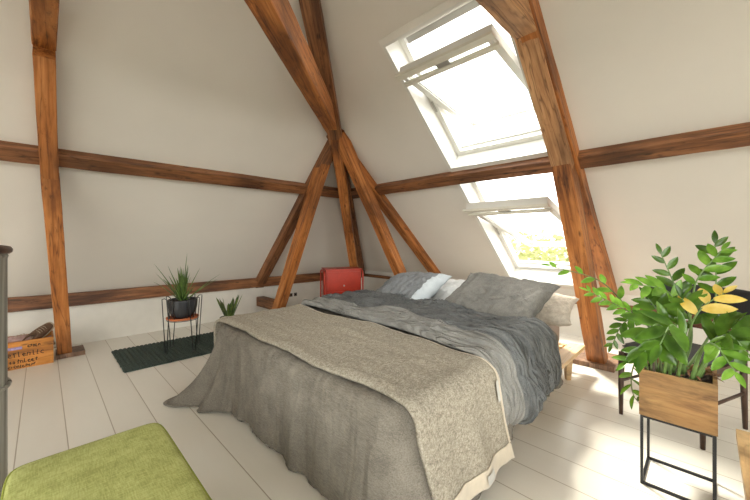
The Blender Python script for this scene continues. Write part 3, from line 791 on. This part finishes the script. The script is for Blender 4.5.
sp = empty('potted_plant', (1.74, 4.46, .018)); tag(sp, 'short snake plant half hidden behind the far corner of the bed', 'potted plant')
bm = bmesh.new(); add_lathe(bm, [(.02, 0), (.085, 0), (.095, .02), (.115, .20), (.115, .22), (.105, .22), (.10, .19), (.01, .188)], 36); bobj('pot', bm, M['pot'], sp, smooth=True)
bm = bmesh.new(); add_lathe(bm, [(.01, .186), (.098, .185), (.09, .195), (.01, .2)], 24); bobj('soil', bm, M['soil'], sp, smooth=True)
for k in range(11):
    a = k*2.4; til = random.uniform(.05, .5); bm = bmesh.new()
    d = V(math.cos(a)*math.sin(til), math.sin(a)*math.sin(til), math.cos(til))
    blade(bm, V(math.cos(a), math.sin(a), 0)*.04 + V(0,0,.19), d, random.uniform(.20,.34), .024, .05, .3, 8, 'lance', random.uniform(-.8,.8)); bobj('leaf', bm, M['snake'], sp, smooth=True)

# ------------------------------------------------------------------ wooden crate of shoes
cr = empty('crate', (-.16, 4.88, 0)); tag(cr, 'old orange wooden crate with black lettering, holding shoes', 'crate')
cw, cd, ch = .48, .32, .265
def c_(name, lo, hi, m=M['crate'], **k): return box(name, lo, hi, m, cr, .004)
bm = bmesh.new()
hx0, hx1, hz0, hz1 = -.10, .02, .185, .215                        # hand hole in the front
w2 = cw/2; d2 = cd/2; t_ = .014
for lo, hi in (((-w2, -d2, 0), (hx0, -d2+t_, ch)), ((hx1, -d2, 0), (w2, -d2+t_, ch)), ((hx0, -d2, 0), (hx1, -d2+t_, hz0)), ((hx0, -d2, hz1), (hx1, -d2+t_, ch))): add_box(bm, lo, hi)
bobj('front_panel', bm, M['crate'], cr)
c_('back_panel', (-w2, d2-t_, 0), (w2, d2, ch)); c_('side_panel', (-w2, -d2+t_+.001, 0), (-w2+t_, d2-t_-.001, ch)); c_('side_panel', (w2-t_, -d2+t_+.001, 0), (w2, d2-t_-.001, ch)); c_('base_panel', (-w2+t_, -d2+t_, .005), (w2-t_, d2-t_, .017))
# hand-painted, worn lettering: loose brush strokes, not legible in the photo
rr = random.Random(4)
def stroke(pts, w=.005):
    pts = [(p[0] + rr.uniform(-.004, .004), p[1] + rr.uniform(-.004, .004)) for p in pts]
    for a, b in zip(pts, pts[1:]):
        a = Vector(a); b = Vector(b); d = (b-a).normalized(); q = V(d.y, -d.x)*w/2 if False else Vector((-d.y, d.x))*w/2
        vs = [bm.verts.new((p.x, -d2-.0012 + (0 if k < 4 else .0010), p.y)) for k, p in enumerate((a-q, b-q, b+q, a+q))]
        bm.faces.new(vs)
def scrawl(x0, x1, z, h, w):
    global bm
    x = x0; bm = bmesh.new()
    while x < x1:
        k = rr.choice('nlcieot')
        ww = h*.55
        if k == 'n': stroke([(x, z), (x, z+h*.7), (x+ww*.8, z+h*.6), (x+ww*.8, z)], w)
        elif k == 'l': stroke([(x+ww*.3, z+h), (x+ww*.3, z), (x+ww*.7, z)], w)
        elif k == 'c': stroke([(x+ww, z+h*.6), (x+ww*.3, z+h*.7), (x, z+h*.3), (x+ww*.4, z), (x+ww, z+h*.05)], w)
        elif k == 'i': stroke([(x+ww*.3, z+h*.7), (x+ww*.3, z)], w)
        elif k == 'e': stroke([(x, z+h*.35), (x+ww*.8, z+h*.4), (x+ww*.4, z+h*.7), (x, z+h*.3), (x+ww*.5, z), (x+ww, z+h*.1)], w)
        elif k == 'o': stroke([(x, z+h*.3), (x+ww*.4, z+h*.7), (x+ww*.8, z+h*.35), (x+ww*.4, z), (x, z+h*.3)], w)
        else: stroke([(x+ww*.4, z+h), (x+ww*.4, z)], w); stroke([(x, z+h*.7), (x+ww*.9, z+h*.72)], w)
        x += ww*1.25
    bobj('lettering', bm, M['ink'], cr)['label'] = 'worn black painted lettering'
scrawl(-.20, .17, .118, .046, .006); scrawl(-.19, .12, .055, .036, .006); scrawl(.06, .13, .20, .025, .007); scrawl(-.17, .10, .015, .028, .006)

def shoe(label, loc, rot, mat, L_=.27, group=None):
    t = empty('shoe', loc); t.rotation_euler = rot; tag(t, label, 'shoe', group)
    def outline(u):     # half width along the length, 0 heel, 1 toe
        return .036 + .012*math.sin(min(1, u*1.3)*PI*.9 - .6) + .004
    ns, nr_ = 22, 16
    for name, m_, z0, z1, grow in (('sole', M['rubber'], 0, .022, .004), ):
        bm = bmesh.new(); rings = []
        for zz in (z0, z1):
            rings.append([])
            for i in range(ns*2):
                s = i/(ns*2)*2*PI; u = .5 - .5*math.cos(s); e = math.sin(s)
                rings[-1].append(bm.verts.new(((u-.5)*L_*1.04, (outline(u)+grow)*(abs(e)**.55)*(1 if e > 0 else -1), zz + .012*max(0, u-.75)*2)))
        k = ns*2
        for i in range(k): bm.faces.new((rings[0][i], rings[0][(i+1) % k], rings[1][(i+1) % k], rings[1][i]))
        bm.faces.new(rings[0][::-1]); bm.faces.new(rings[1]); bobj(name, bm, m_, t, bevel=0)
    bm = bmesh.new(); rings = []
    lv = 9
    for j in range(lv):
        h = j/(lv-1); ring = []
        for i in range(ns*2):
            s = i/(ns*2)*2*PI; u = .5 - .5*math.cos(s); e = math.sin(s)
            # opening shrinks to the back half
            uu = u*(1-h) + (u*.52 + .01)*h
            wid = outline(u)*(abs(e)**.55)*(1 if e > 0 else -1)*(1 - .42*h**1.5)
            z = .022 + h*(.062 + .01*math.cos(s)) - .018*h*u*0
            if u > .5: z = .022 + .055*h**.7
            ring.append(bm.verts.new(((uu-.5)*L_, wid, z + .012*(1-u)*h)))
        rings.append(ring)
    k = ns*2
    for r0, r1 in zip(rings, rings[1:]):
        for i in range(k): bm.faces.new((r0[i], r0[(i+1) % k], r1[(i+1) % k], r1[i]))
    inner = [bm.verts.new(((v.co.x + .07)*.86 - .07, v.co.y*.82, v.co.z - .002)) for v in rings[-1]]
    deep = [bm.verts.new((v.co.x, v.co.y, .03)) for v in inner]
    for i in range(k):
        bm.faces.new((rings[-1][i], rings[-1][(i+1) % k], inner[(i+1) % k], inner[i])); bm.faces.new((inner[i], inner[(i+1) % k], deep[(i+1) % k], deep[i]))
    bm.faces.new(deep[::-1]) if False else bm.faces.new(deep)
    bobj('upper', bm, mat, t, smooth=True)
    bm = bmesh.new()
    for q in range(4):
        xx = .012 + q*.02; zz = .083 - q*.003
        add_tube(bm, [(xx, -.022, zz-.008), (xx+.004, 0, zz+.004), (xx, .022, zz-.008)], .0022, 5)
    bobj('laces', bm, M['rubber'], t, smooth=True)
    return t
shoe('brown suede shoe tipped up at the right end of the crate', (-.03, 4.87, .275), (R_(55), R_(-38), R_(15)), M['shoe_brown'], .28)
shoe('dusty pink shoe lying at the left front of the crate', (-.19, 4.84, .225), (R_(20), R_(-14), R_(15)), M['shoe_pink'], .25)
shoe('brown suede shoe lying flat at the back of the crate', (-.22, 4.95, .17), (0, R_(-6), R_(0)), M['shoe_brown'], .27)
shoe('dusty pink shoe beneath the tipped brown shoe', (-.03, 4.95, .12), (0, R_(8), R_(170)), M['shoe_pink'], .25)
o = rbox('folded_cloth', (-.30, 4.745, .13), (-.08, 4.775, .232), M['lilac'], .012); tag(o, 'lilac cloth showing through the hand hole of the crate', 'cloth')

# ------------------------------------------------------------------ red metal cabinet
rc = empty('metal_cabinet', (3.12, 3.82, 0), 0); tag(rc, 'red enamelled metal cabinet with rounded tube frame behind the bed', 'cabinet')
rc.rotation_euler = (0, 0, R_(-27))     # local -Y is the front
w, d, zt = .53, .36, .825
box('body', (-w/2+.01, -d/2+.02, .12), (w/2-.01, d/2-.02, zt), M['red'], rc, .012)
box('top_plate', (-w/2-.004, -d/2+.005, zt), (w/2+.004, d/2-.005, zt+.012), M['red'], rc, .004)
dr = box('door', (-w/2+.035, -d/2+.006, .53), (w/2-.035, -d/2+.019, zt-.03), M['red'], rc, .004)
box('drawer', (-w/2+.035, -d/2+.006, .34), (w/2-.035, -d/2+.019, .515), M['red'], rc, .004)
bm = bmesh.new(); add_tube(bm, [(0, -d/2-.008, .60), (0, -d/2+.006, .60)], .012, 12); bobj('lock', bm, M['grey_rail'], dr)
for s in (-1, 1):
    x = s*(w/2+.012)
    bm = bmesh.new(); rad = .05
    pts = [(x, -d/2, .0), (x, -d/2, zt-.07)] + [(x, -d/2 + rad*(1-math.cos(a)), zt-.07 + rad*math.sin(a)) for a in (R_(20), R_(45), R_(70), R_(90))] + [(x, d/2 - rad*(1-math.cos(a)), zt-.07 + rad*math.sin(a)) for a in (R_(90), R_(70), R_(45), R_(20))] + [(x, d/2, zt-.07), (x, d/2, 0)]
    add_tube(bm, pts, .011, 10); bobj('tube_frame', bm, M['red'], rc, smooth=True)

# wall outlets on the left knee wall
for px_ in (290.7, 295.2):
    k = (px_-375)/F; x = YW*(1+k)/(1-k)
    t = empty('wall_outlet', (x, YW-.001, .255)); tag(t, 'left of two small dark outlets on the low wall beside the red cabinet' if px_ < 293 else 'right of two small dark outlets on the low wall beside the red cabinet', 'outlet', 'outlets on the low wall')
    box('cover', (-.03, -.012, -.03), (.03, -.001, .03), M['outlet'], t, .004)
    bm = bmesh.new(); add_tube(bm, [(0, -.0125, 0), (0, -.0145, 0)], .018, 16); bobj('socket', bm, M['ink'], t)

# ------------------------------------------------------------------ metal drum at the left edge
dm = empty('metal_drum', (-.325, 2.18, 0)); tag(dm, 'tall weathered steel drum with a dark rim cut off by the left edge', 'drum')
n = 72
bm = bmesh.new(); rings = []
for z, g in ((0, 0), (.02, .006), (.05, 0), (1.17, 0), (1.18, .004), (1.19, .0)):
    rings.append([bm.verts.new(((.212 + g + .006*abs(math.sin(9*2*PI*k/n/1.0)))*math.cos(2*PI*k/n), (.212 + g + .006*abs(math.sin(9*2*PI*k/n)))*math.sin(2*PI*k/n), z)) for k in range(n)])
for r0, r1 in zip(rings, rings[1:]):
    for k in range(n): bm.faces.new((r0[k], r0[(k+1) % n], r1[(k+1) % n], r1[k]))
bm.faces.new(rings[0][::-1]); bm.faces.new(rings[-1]); bobj('body', bm, M['steel'], dm, smooth=True)
bm = bmesh.new(); add_lathe(bm, [(.01, 1.19), (.222, 1.19), (.231, 1.197), (.233, 1.21), (.226, 1.222), (.20, 1.228), (.01, 1.232)], 64); bobj('lid', bm, M['dark_wood'], dm, smooth=True)['label'] = 'dark brown rounded lid'
bm = bmesh.new(); add_tube(bm, [(.2215*math.cos(a), .2215*math.sin(a), .62) for a in [2*PI*i/48 for i in range(49)]], .008, 8); bobj('band', bm, M['steel'], dm, smooth=True)

# ------------------------------------------------------------------ green upholstered bench
gb = empty('ottoman', (.13, 1.28, 0)); tag(gb, 'olive green upholstered ottoman in the bottom left corner', 'ottoman')
def cushion(lo, hi, name, mat, crown=.018, parent=None):
    nu, nv = 60, 80
    cx_, cy_ = (lo[0]+hi[0])/2, (lo[1]+hi[1])/2; W, D = hi[0]-lo[0], hi[1]-lo[1]
    bm = bmesh.new(); prof = []
    lv = [(0.0, .0, 0), (.0, .15, 0)]
    def sup(a, s):     # rounded rectangle
        r = .055; c, q = math.cos(a), math.sin(a)
        e = 13
        k = (abs(c)**e + abs(q)**e)**(-1/e)
        return c*k, q*k
    n = 160; rings = []
    H_ = hi[2]-lo[2]
    seq = [(.965, 0), (1.0, .02), (1.0, H_-.035), (.992, H_-.012), (.97, H_-.002)] + [(t, H_ + crown*(1 - t**2.2)*1.0) for t in (.93, .86, .78, .68, .55, .4, .25, .1)]
    for s, z in seq:
        rings.append([bm.verts.new((cx_ + sup(2*PI*k/n, 0)[0]*W/2*s, cy_ + sup(2*PI*k/n, 0)[1]*D/2*s, lo[2] + z + .0015*N(k*.3, s*9))) for k in range(n)])
    for r0, r1 in zip(rings, rings[1:]):
        for k in range(n): bm.faces.new((r0[k], r0[(k+1) % n], r1[(k+1) % n], r1[k]))
    bm.faces.new(rings[0][::-1]); bm.faces.new(rings[-1])
    o = bobj(name, bm, mat, parent, smooth=True); return o, [sup(2*PI*k/n, 0) for k in range(n)] , (cx_, cy_, W, D)
o, ol, (qx, qy, W, D) = cushion((-.095, .74, .14), (.39, 1.83, .41), 'seat', M['green']); sub(gb, o)
bm = bmesh.new(); add_tube(bm, [(qx + x*W/2*.994, qy + y*D/2*.994, .398) for x, y in ol + ol[:1]], .0045, 8, cap=False); sub(gb, bobj('piping', bm, M['green_piping'], None, smooth=True))
for x in (-.03, .32):
    for y in (.84, 1.72): sub(gb, tube('leg', [(x, y, 0), (x, y, .145)], [.014, .022], M['dark_wood'], None, 12))

# ------------------------------------------------------------------ side table at the bottom right
tb = empty('side_table', (1.9, -.42, 0)); tag(tb, 'light wooden table corner at the bottom right edge', 'table')
sub(tb, box('tabletop', (1.30, -.75, .42), (2.08, -.085, .45), M['table_wood'], None, .005))
for x in (1.36, 2.02):
    for y in (-.69, -.145): sub(tb, box('leg', (x-.02, y-.02, 0), (x+.02, y+.02, .42), M['table_wood'], None, .003))

# ------------------------------------------------------------------ chair behind the planter
chx, chy = 3.10, .135
chr_ = empty('armchair', (chx, chy, 0)); tag(chr_, 'dark wooden chair with charcoal padded back behind the planter', 'chair')
# local frame: front legs A(2.94,.44), B(2.78,.02); rear C(3.27,-.17), D(3.43,.25)
LA, LB, LC, LD = V(2.94, .44, 0), V(2.79, .02, 0), V(3.27, -.17, 0), V(3.43, .25, 0)
fx = ((LC - LB)).normalized(); fy = V(-fx.y, fx.x, 0)
def cp(o): return sub(chr_, o)
for p, top in ((LA, .47), (LB, .47)):
    cp(tube('leg', [p + V(0,0,.001), p + V(0,0,.22), p - fx*-.012 + V(0,0,.445)], [.0125, .017, .021], M['dark_wood'], None, 12))
for p in (LC, LD):
    cp(tube('leg', [p + fx*.02 + V(0,0,.001), p + V(0,0,.25), p - fx*.01 + V(0,0,.46), p + fx*.03 + V(0,0,.66), p + fx*.07 + V(0,0,.80)], [.0125, .017, .02, .017, .013], M['dark_wood'], None, 12))
cen = (LA+LB+LC+LD)/4
MCh = Matrix((fx, fy, V(0,0,1))).transposed().to_4x4(); MCh.translation = cen
cp(box('seat_rail', (-.262, -.225, .405), (-.238, .225, .455), M['dark_wood'], None, .004, MCh))
cp(box('seat_rail', (.238, -.225, .405), (.262, .225, .455), M['dark_wood'], None, .004, MCh))
cp(box('seat_rail', (-.237, -.232, .405), (.237, -.208, .455), M['dark_wood'], None, .004, MCh))
cp(box('seat_rail', (-.237, .208, .405), (.237, .232, .455), M['dark_wood'], None, .004, MCh))
cp(tube('stretcher', [LB + V(0,0,.24), LC + V(0,0,.24)], .010, M['dark_wood']))
cp(tube('stretcher', [LA + V(0,0,.24), LD + V(0,0,.24)], .010, M['dark_wood']))
bm = bmesh.new(); add_box(bm, (-.25, -.235, .457), (.245, .235, .505), MCh)
bmesh.ops.bevel(bm, geom=list(bm.edges), offset=.02, segments=4, affect='EDGES'); cp(bobj('seat', bm, M['seat_fabric'], None, smooth=True))
def back(u, v, th=.0):
    y = (u-.5)*.60; z = v
    x = .285 - .55*y*y - 0*z + .13*(z-.6)
    return x, y, z
def curved(name, z0, z1, th, mat, wd=.60, r=.45):
    bm = bmesh.new(); nu, nv = 28, 10; front = []; rear = []
    for sgn, L_ in ((-1, front), (1, rear)):
        for i in range(nu+1):
            row = []
            for j in range(nv+1):
                u = i/nu*2-1; v = j/nv*2-1
                # rounded-rectangle mapping with soft edge thickness
                y = u*wd/2*(1 - .03*abs(v)**6); z = (z0+z1)/2 + v*(z1-z0)/2*(1 - .16*abs(u)**6)
                x = .315 - 1.0*y*y + .16*(z-.6)
                e = ((1-abs(u)**7)*(1-abs(v)**6))**.4
                row.append(bm.verts.new(MCh @ V(x + sgn*th/2*e, y, z)))
            L_.append(row)
    for L_ in (front, rear):
        for i in range(nu):
            for j in range(nv): bm.faces.new((L_[i][j], L_[i+1][j], L_[i+1][j+1], L_[i][j+1]))
    bmesh.ops.remove_doubles(bm, verts=bm.verts, dist=.0005)
    return cp(bobj(name, bm, mat, None, smooth=True))
curved('backrest', .69, .915, .05, M['chair_fabric'], .66)
curved('back_rail', .60, .645, .022, M['red_brown'], .60)

# ------------------------------------------------------------------ planter with the large plant
PX0, PX1, PY0, PY1 = 2.174, 2.455, -.03, .245
pz0, pz1 = .355, .585
zz = empty('potted_plant', ((PX0+PX1)/2, (PY0+PY1)/2, 0)); tag(zz, 'large glossy green plant in a wooden box on a black metal stand', 'potted plant')
bm = bmesh.new(); t_ = .016
for x in (PX0, PX1-.012):
    for y in (PY0, PY1-.012): add_box(bm, (x, y, 0), (x+.012, y+.012, pz0))
for z in (.0, pz0-.012):
    add_box(bm, (PX0, PY0+.012, z), (PX0+.012, PY1-.012, z+.012)); add_box(bm, (PX1-.012, PY0+.012, z), (PX1, PY1-.012, z+.012))
    add_box(bm, (PX0+.012, PY0, z), (PX1-.012, PY0+.012, z+.012)); add_box(bm, (PX0+.012, PY1-.012, z), (PX1-.012, PY1, z+.012))
sub(zz, bobj('metal_stand', bm, M['black_metal']))
e = .004
for nm, lo, hi in (('front_board', (PX0-e, PY0-e, pz0), (PX0-e+t_, PY1+e, pz1)), ('back_board', (PX1+e-t_, PY0-e, pz0), (PX1+e, PY1+e, pz1)), ('side_board', (PX0-e+t_+.0005, PY0-e, pz0), (PX1+e-t_-.0005, PY0-e+t_, pz1)), ('side_board', (PX0-e+t_+.0005, PY1+e-t_, pz0), (PX1+e-t_-.0005, PY1+e, pz1))):
    sub(zz, box(nm, lo, hi, M['board'], None, .002))
sub(zz, box('bottom_board', (PX0+.014, PY0+.014, pz0+.001), (PX1-.014, PY1-.014, pz0+.012), M['board'], None, 0))
o = grid('soil', 24, 24, lambda u, v: V(PX0+.013 + (PX1-PX0-.026)*u, PY0+.013+(PY1-PY0-.026)*v, pz1-.03 + .012*N(u*9, v*9)), M['soil']); o.modifiers.new('t', 'SOLIDIFY').thickness = .02; sub(zz, o)

def leaf(bm, base, d, nrm, L_, w):
    d = d.normalized(); s = d.cross(nrm).normalized(); n_ = s.cross(d).normalized()
    prev = None; K = 7
    p = Vector(base)
    for i in range(K+1):
        t = i/K
        ww = w*(math.sin(PI*min(1, t*.93 + .05))**.75)*(1 - .25*t)
        if i == K: ww = .0005
        dip = -.10*L_*t*t
        c = base + d*L_*t + n_*dip
        ring = [bm.verts.new(c - s*ww + n_*ww*.30), bm.verts.new(c - n_*.0004), bm.verts.new(c + s*ww + n_*ww*.30)]
        if prev:
            for k in range(2): bm.faces.new((prev[k], prev[k+1], ring[k+1], ring[k]))
        prev = ring
def zstem(b0, pts, L_, n, mat, t0=.3, r=.008, seed=0, lw=.30, flip=1, smat=None):
    rg = random.Random(seed)
    P_ = [b0] + pts
    # Catmull-Rom through the points
    path = []
    ext = [P_[0]*2 - P_[1]] + P_ + [P_[-1]*2 - P_[-2]]
    for i in range(1, len(ext)-2):
        a, b, c, d = ext[i-1:i+3]
        for k in range(9):
            t = k/9; path.append(.5*((2*b) + (c-a)*t + (2*a-5*b+4*c-d)*t*t + (3*b-a-3*c+d)*t**3))
    path.append(P_[-1])
    m = len(path)
    bm = bmesh.new(); add_tube(bm, path, [r*(1 - .72*i/(m-1)) for i in range(m)], 8)
    st_ = sub(zz, bobj('stem', bm, smat or M['stem'], None, smooth=True))
    bm = bmesh.new()
    for q in range(n):
        t = t0 + (1-t0)*(q+.5)/n; f = t*(m-1); i = min(m-2, int(f)); p = path[i].lerp(path[i+1], f-i)
        tan = (path[i+1]-path[i]).normalized()
        view = (V(0,0,H) - p).normalized()
        lat = tan.cross(V(0,0,1)*.55 + view*.6).normalized()
        side = 1 if q % 2 else -1
        upn = lat.cross(tan).normalized()
        if upn.z < 0: upn = -upn
        dr = (lat*side*.95 + tan*(.55 + .35*t) + V(rg.uniform(-.2,.2), rg.uniform(-.2,.2), rg.uniform(-.25,.15)))
        nn = (upn + V(rg.uniform(-.35,.35), rg.uniform(-.35,.35), rg.uniform(-.1,.3)) + view*.4).normalized()
        LL = L_*(.72 + .5*math.sin(PI*min(1, (t-t0)/(1-t0)*.8+.15)))*rg.uniform(.88, 1.1)
        leaf(bm, p, dr, nn, LL, LL*lw*.78)
    tan = (path[-1]-path[-2]).normalized(); leaf(bm, path[-1], tan, V(0,0,1)+(V(0,0,H)-path[-1])*.3, L_*.8, L_*lw*.55)
    me_o = bobj('leaf_row', bm, mat, None, smooth=True)
    me_o.parent = st_; me_o.matrix_parent_inverse = Matrix.Identity(4)
    return st_
b = lambda dx, dy: V(2.315+dx, .107+dy, pz1-.03)
S = [
 (b(-.05,.06), [P(655,335,1.80), P(628,308,1.93), P(598,280,2.05), P(550,266,2.15)], .075, 10, 'leaf_new', .35, .008),
 (b(-.04,.08), [P(650,328,1.78), P(622,308,1.86), P(588,291,1.95)], .062, 14, 'leaf_new', .45, .006),
 (b(.02,.04), [P(681,325,1.85), P(676,290,1.9), P(661,254,1.95)], .085, 10, 'leaf', .45, .009),
 (b(.06,-.02), [P(712,330,1.85), P(716,290,1.88), P(715,243,1.9)], .095, 8, 'leaf', .62, .009),
 (b(0,.05), [P(676,322,1.82), P(668,292,1.85), P(634,284,1.86)], .092, 9, 'leaf_new', .52, .008),
 (b(0,-.02), [P(690,330,1.68), P(702,308,1.66), P(724,293,1.66)], .10, 5, 'leaf_yellow', .5, .007),
 (b(-.09,.11), [P(643,350,1.74), P(632,372,1.78), P(634,396,1.80), P(650,412,1.82)], .062, 14, 'leaf', .2, .006),
 (b(-.07,.10), [P(650,322,1.78), P(625,322,1.82), P(612,345,1.84)], .06, 16, 'leaf', .3, .006),
 (b(-.08,.05), [P(668,338,1.62), P(655,325,1.58), P(645,352,1.54)], .125, 8, 'leaf', .3, .009),
 (b(-.08,.00), [P(683,345,1.58), P(672,325,1.52), P(660,345,1.48)], .125, 8, 'leaf', .3, .009),
 (b(-.02,-.06), [P(712,350,1.60), P(728,335,1.52), P(752,358,1.45)], .11, 9, 'leaf', .35, .011),
 (b(.0,-.07), [P(716,340,1.62), P(735,332,1.55), P(770,345,1.5)], .12, 9, 'leaf', .3, .012),
 (b(.05,-.08), [P(718,335,1.75), P(736,322,1.75), P(766,326,1.75)], .10, 8, 'leaf', .4, .012),
 (b(.02,.02), [P(690,318,1.80), P(697,280,1.82), P(722,250,1.82)], .085, 8, 'leaf_new', .6, .008),
 (b(-.02,.08), [P(668,335,1.78), P(658,312,1.82), P(648,298,1.85)], .09, 8, 'leaf', .4, .008),
 (b(.0,.0), [P(690,345,1.72), P(690,318,1.72), P(682,298,1.72)], .10, 8, 'leaf', .5, .011),
 (b(-.05,-.05), [P(702,350,1.60), P(715,345,1.52), P(735,372,1.42)], .085, 8, 'leaf_new', .5, .010),
 (b(-.06,.03), [P(672,350,1.64), P(655,345,1.62), P(628,362,1.62)], .09, 8, 'leaf', .4, .008),
]
for i, (b0, pts, L_, n, mt_, t0, r) in enumerate(S):
    zstem(b0, pts, L_, n, M[mt_], t0, r*.9, seed=i+3, smat=M['stem'] if i not in (0, 1, 6, 7) else M['stem_dark'])
rg = random.Random(3); bm = bmesh.new()
for k in range(16):
    p = V(PX1-.10+rg.uniform(-.1,.06), PY0+.05+rg.uniform(-.05,.08), pz1-.012+rg.uniform(0,.02)); leaf(bm, p, V(rg.uniform(-1,.2), rg.uniform(-1,.4), rg.uniform(-.1,.3)), V(0,0,1), .06, .006)
sub(zz, bobj('dry_leaves', bm, M['dry'], None, smooth=True))

# ------------------------------------------------------------------ trees outside
def tree(loc, h, r, seed, label):
    rg = random.Random(seed); t = empty('tree', loc); tag(t, label, 'tree', 'trees outside the roof windows')
    tube('trunk', [(0,0,0), (.1,.05,h*.4), (0,.1,h*.75)], [.22, .16, .08], M['bark'], t, 10)
    bm = bmesh.new()
    for k in range(2600):
        a = rg.uniform(0, 2*PI); el = math.asin(rg.uniform(-.8, 1)); q = r*(rg.random()**.25)*(1 + .3*N(math.cos(a)*2+seed, math.sin(a)*2, el*2))
        p = V(math.cos(a)*math.cos(el)*q, math.sin(a)*math.cos(el)*q, h*.75 + math.sin(el)*q*1.1)
        u = V(rg.uniform(-1,1), rg.uniform(-1,1), rg.uniform(-1,1)).normalized()*.13; w = u.cross(V(rg.random(), rg.random(), 1)).normalized()*.10
        bm.faces.new([bm.verts.new(p-u), bm.verts.new(p+w), bm.verts.new(p+u), bm.verts.new(p-w)])
    o = bobj('foliage', bm, M['tree'], t); o['kind'] = 'stuff'
tree((13.0, 4.6, -8), 9.2, 2.2, 1, 'pale yellow-green tree seen through the lower roof window, on the left of the pane')
tree((13.5, 1.6, -8), 9.8, 2.4, 2, 'pale yellow-green tree seen through the lower roof window, behind the post')
tree((16.0, 7.0, -8), 9.0, 2.6, 3, 'yellow-green tree farthest to the left outside the lower roof window')

# ------------------------------------------------------------------ light
w = bpy.data.worlds.new('sky'); bpy.context.scene.world = w; w.use_nodes = True
n = w.node_tree.nodes; L = w.node_tree.links; bg = n['Background']
tc = n.new('ShaderNodeTexCoord'); sp_ = n.new('ShaderNodeSeparateXYZ'); L.new(tc.outputs['Generated'], sp_.inputs[0])
c = ramp(n, L, mul(n, L, mul(n, L, sp_.outputs[2], .5), .5, 'ADD'), [(.455, (.07, .068, .06)), (.52, (1, .965, .91)), (1.0, (.98, .965, .94))])
side = mul(n, L, mul(n, L, sp_.outputs[0], -.7071), mul(n, L, sp_.outputs[1], -.7071), 'ADD')      # brighter towards the back of the house
mr = n.new('ShaderNodeMapRange'); mr.inputs[1].default_value = -.6; mr.inputs[2].default_value = .6; mr.inputs[3].default_value = 3.6; mr.inputs[4].default_value = 5.6
L.new(side, mr.inputs[0]); L.new(mr.outputs[0], bg.inputs['Strength'])
L.new(c, bg.inputs['Color'])
s = bpy.data.lights.new('sun', 'SUN'); s.energy = 6.5; s.angle = R_(12); s.color = (1, .93, .82)
o = bpy.data.objects.new('sun', s); C.objects.link(o); o.rotation_euler = (V(-.30, -.55, -1)).to_track_quat('-Z', 'Y').to_euler()

cam = bpy.data.cameras.new('camera'); co = bpy.data.objects.new('camera', cam); C.objects.link(co)
cam.sensor_width = 36; cam.lens = F/750*36; cam.shift_y = -10/750; cam.clip_start = .02
co.location = (0, 0, H); co.rotation_euler = (PI/2, 0, -PI/4)
sc = bpy.context.scene; sc.camera = co
sc.view_settings.view_transform = 'Standard'; sc.view_settings.look = 'None'; sc.view_settings.exposure = 0.62; sc.view_settings.gamma = 1
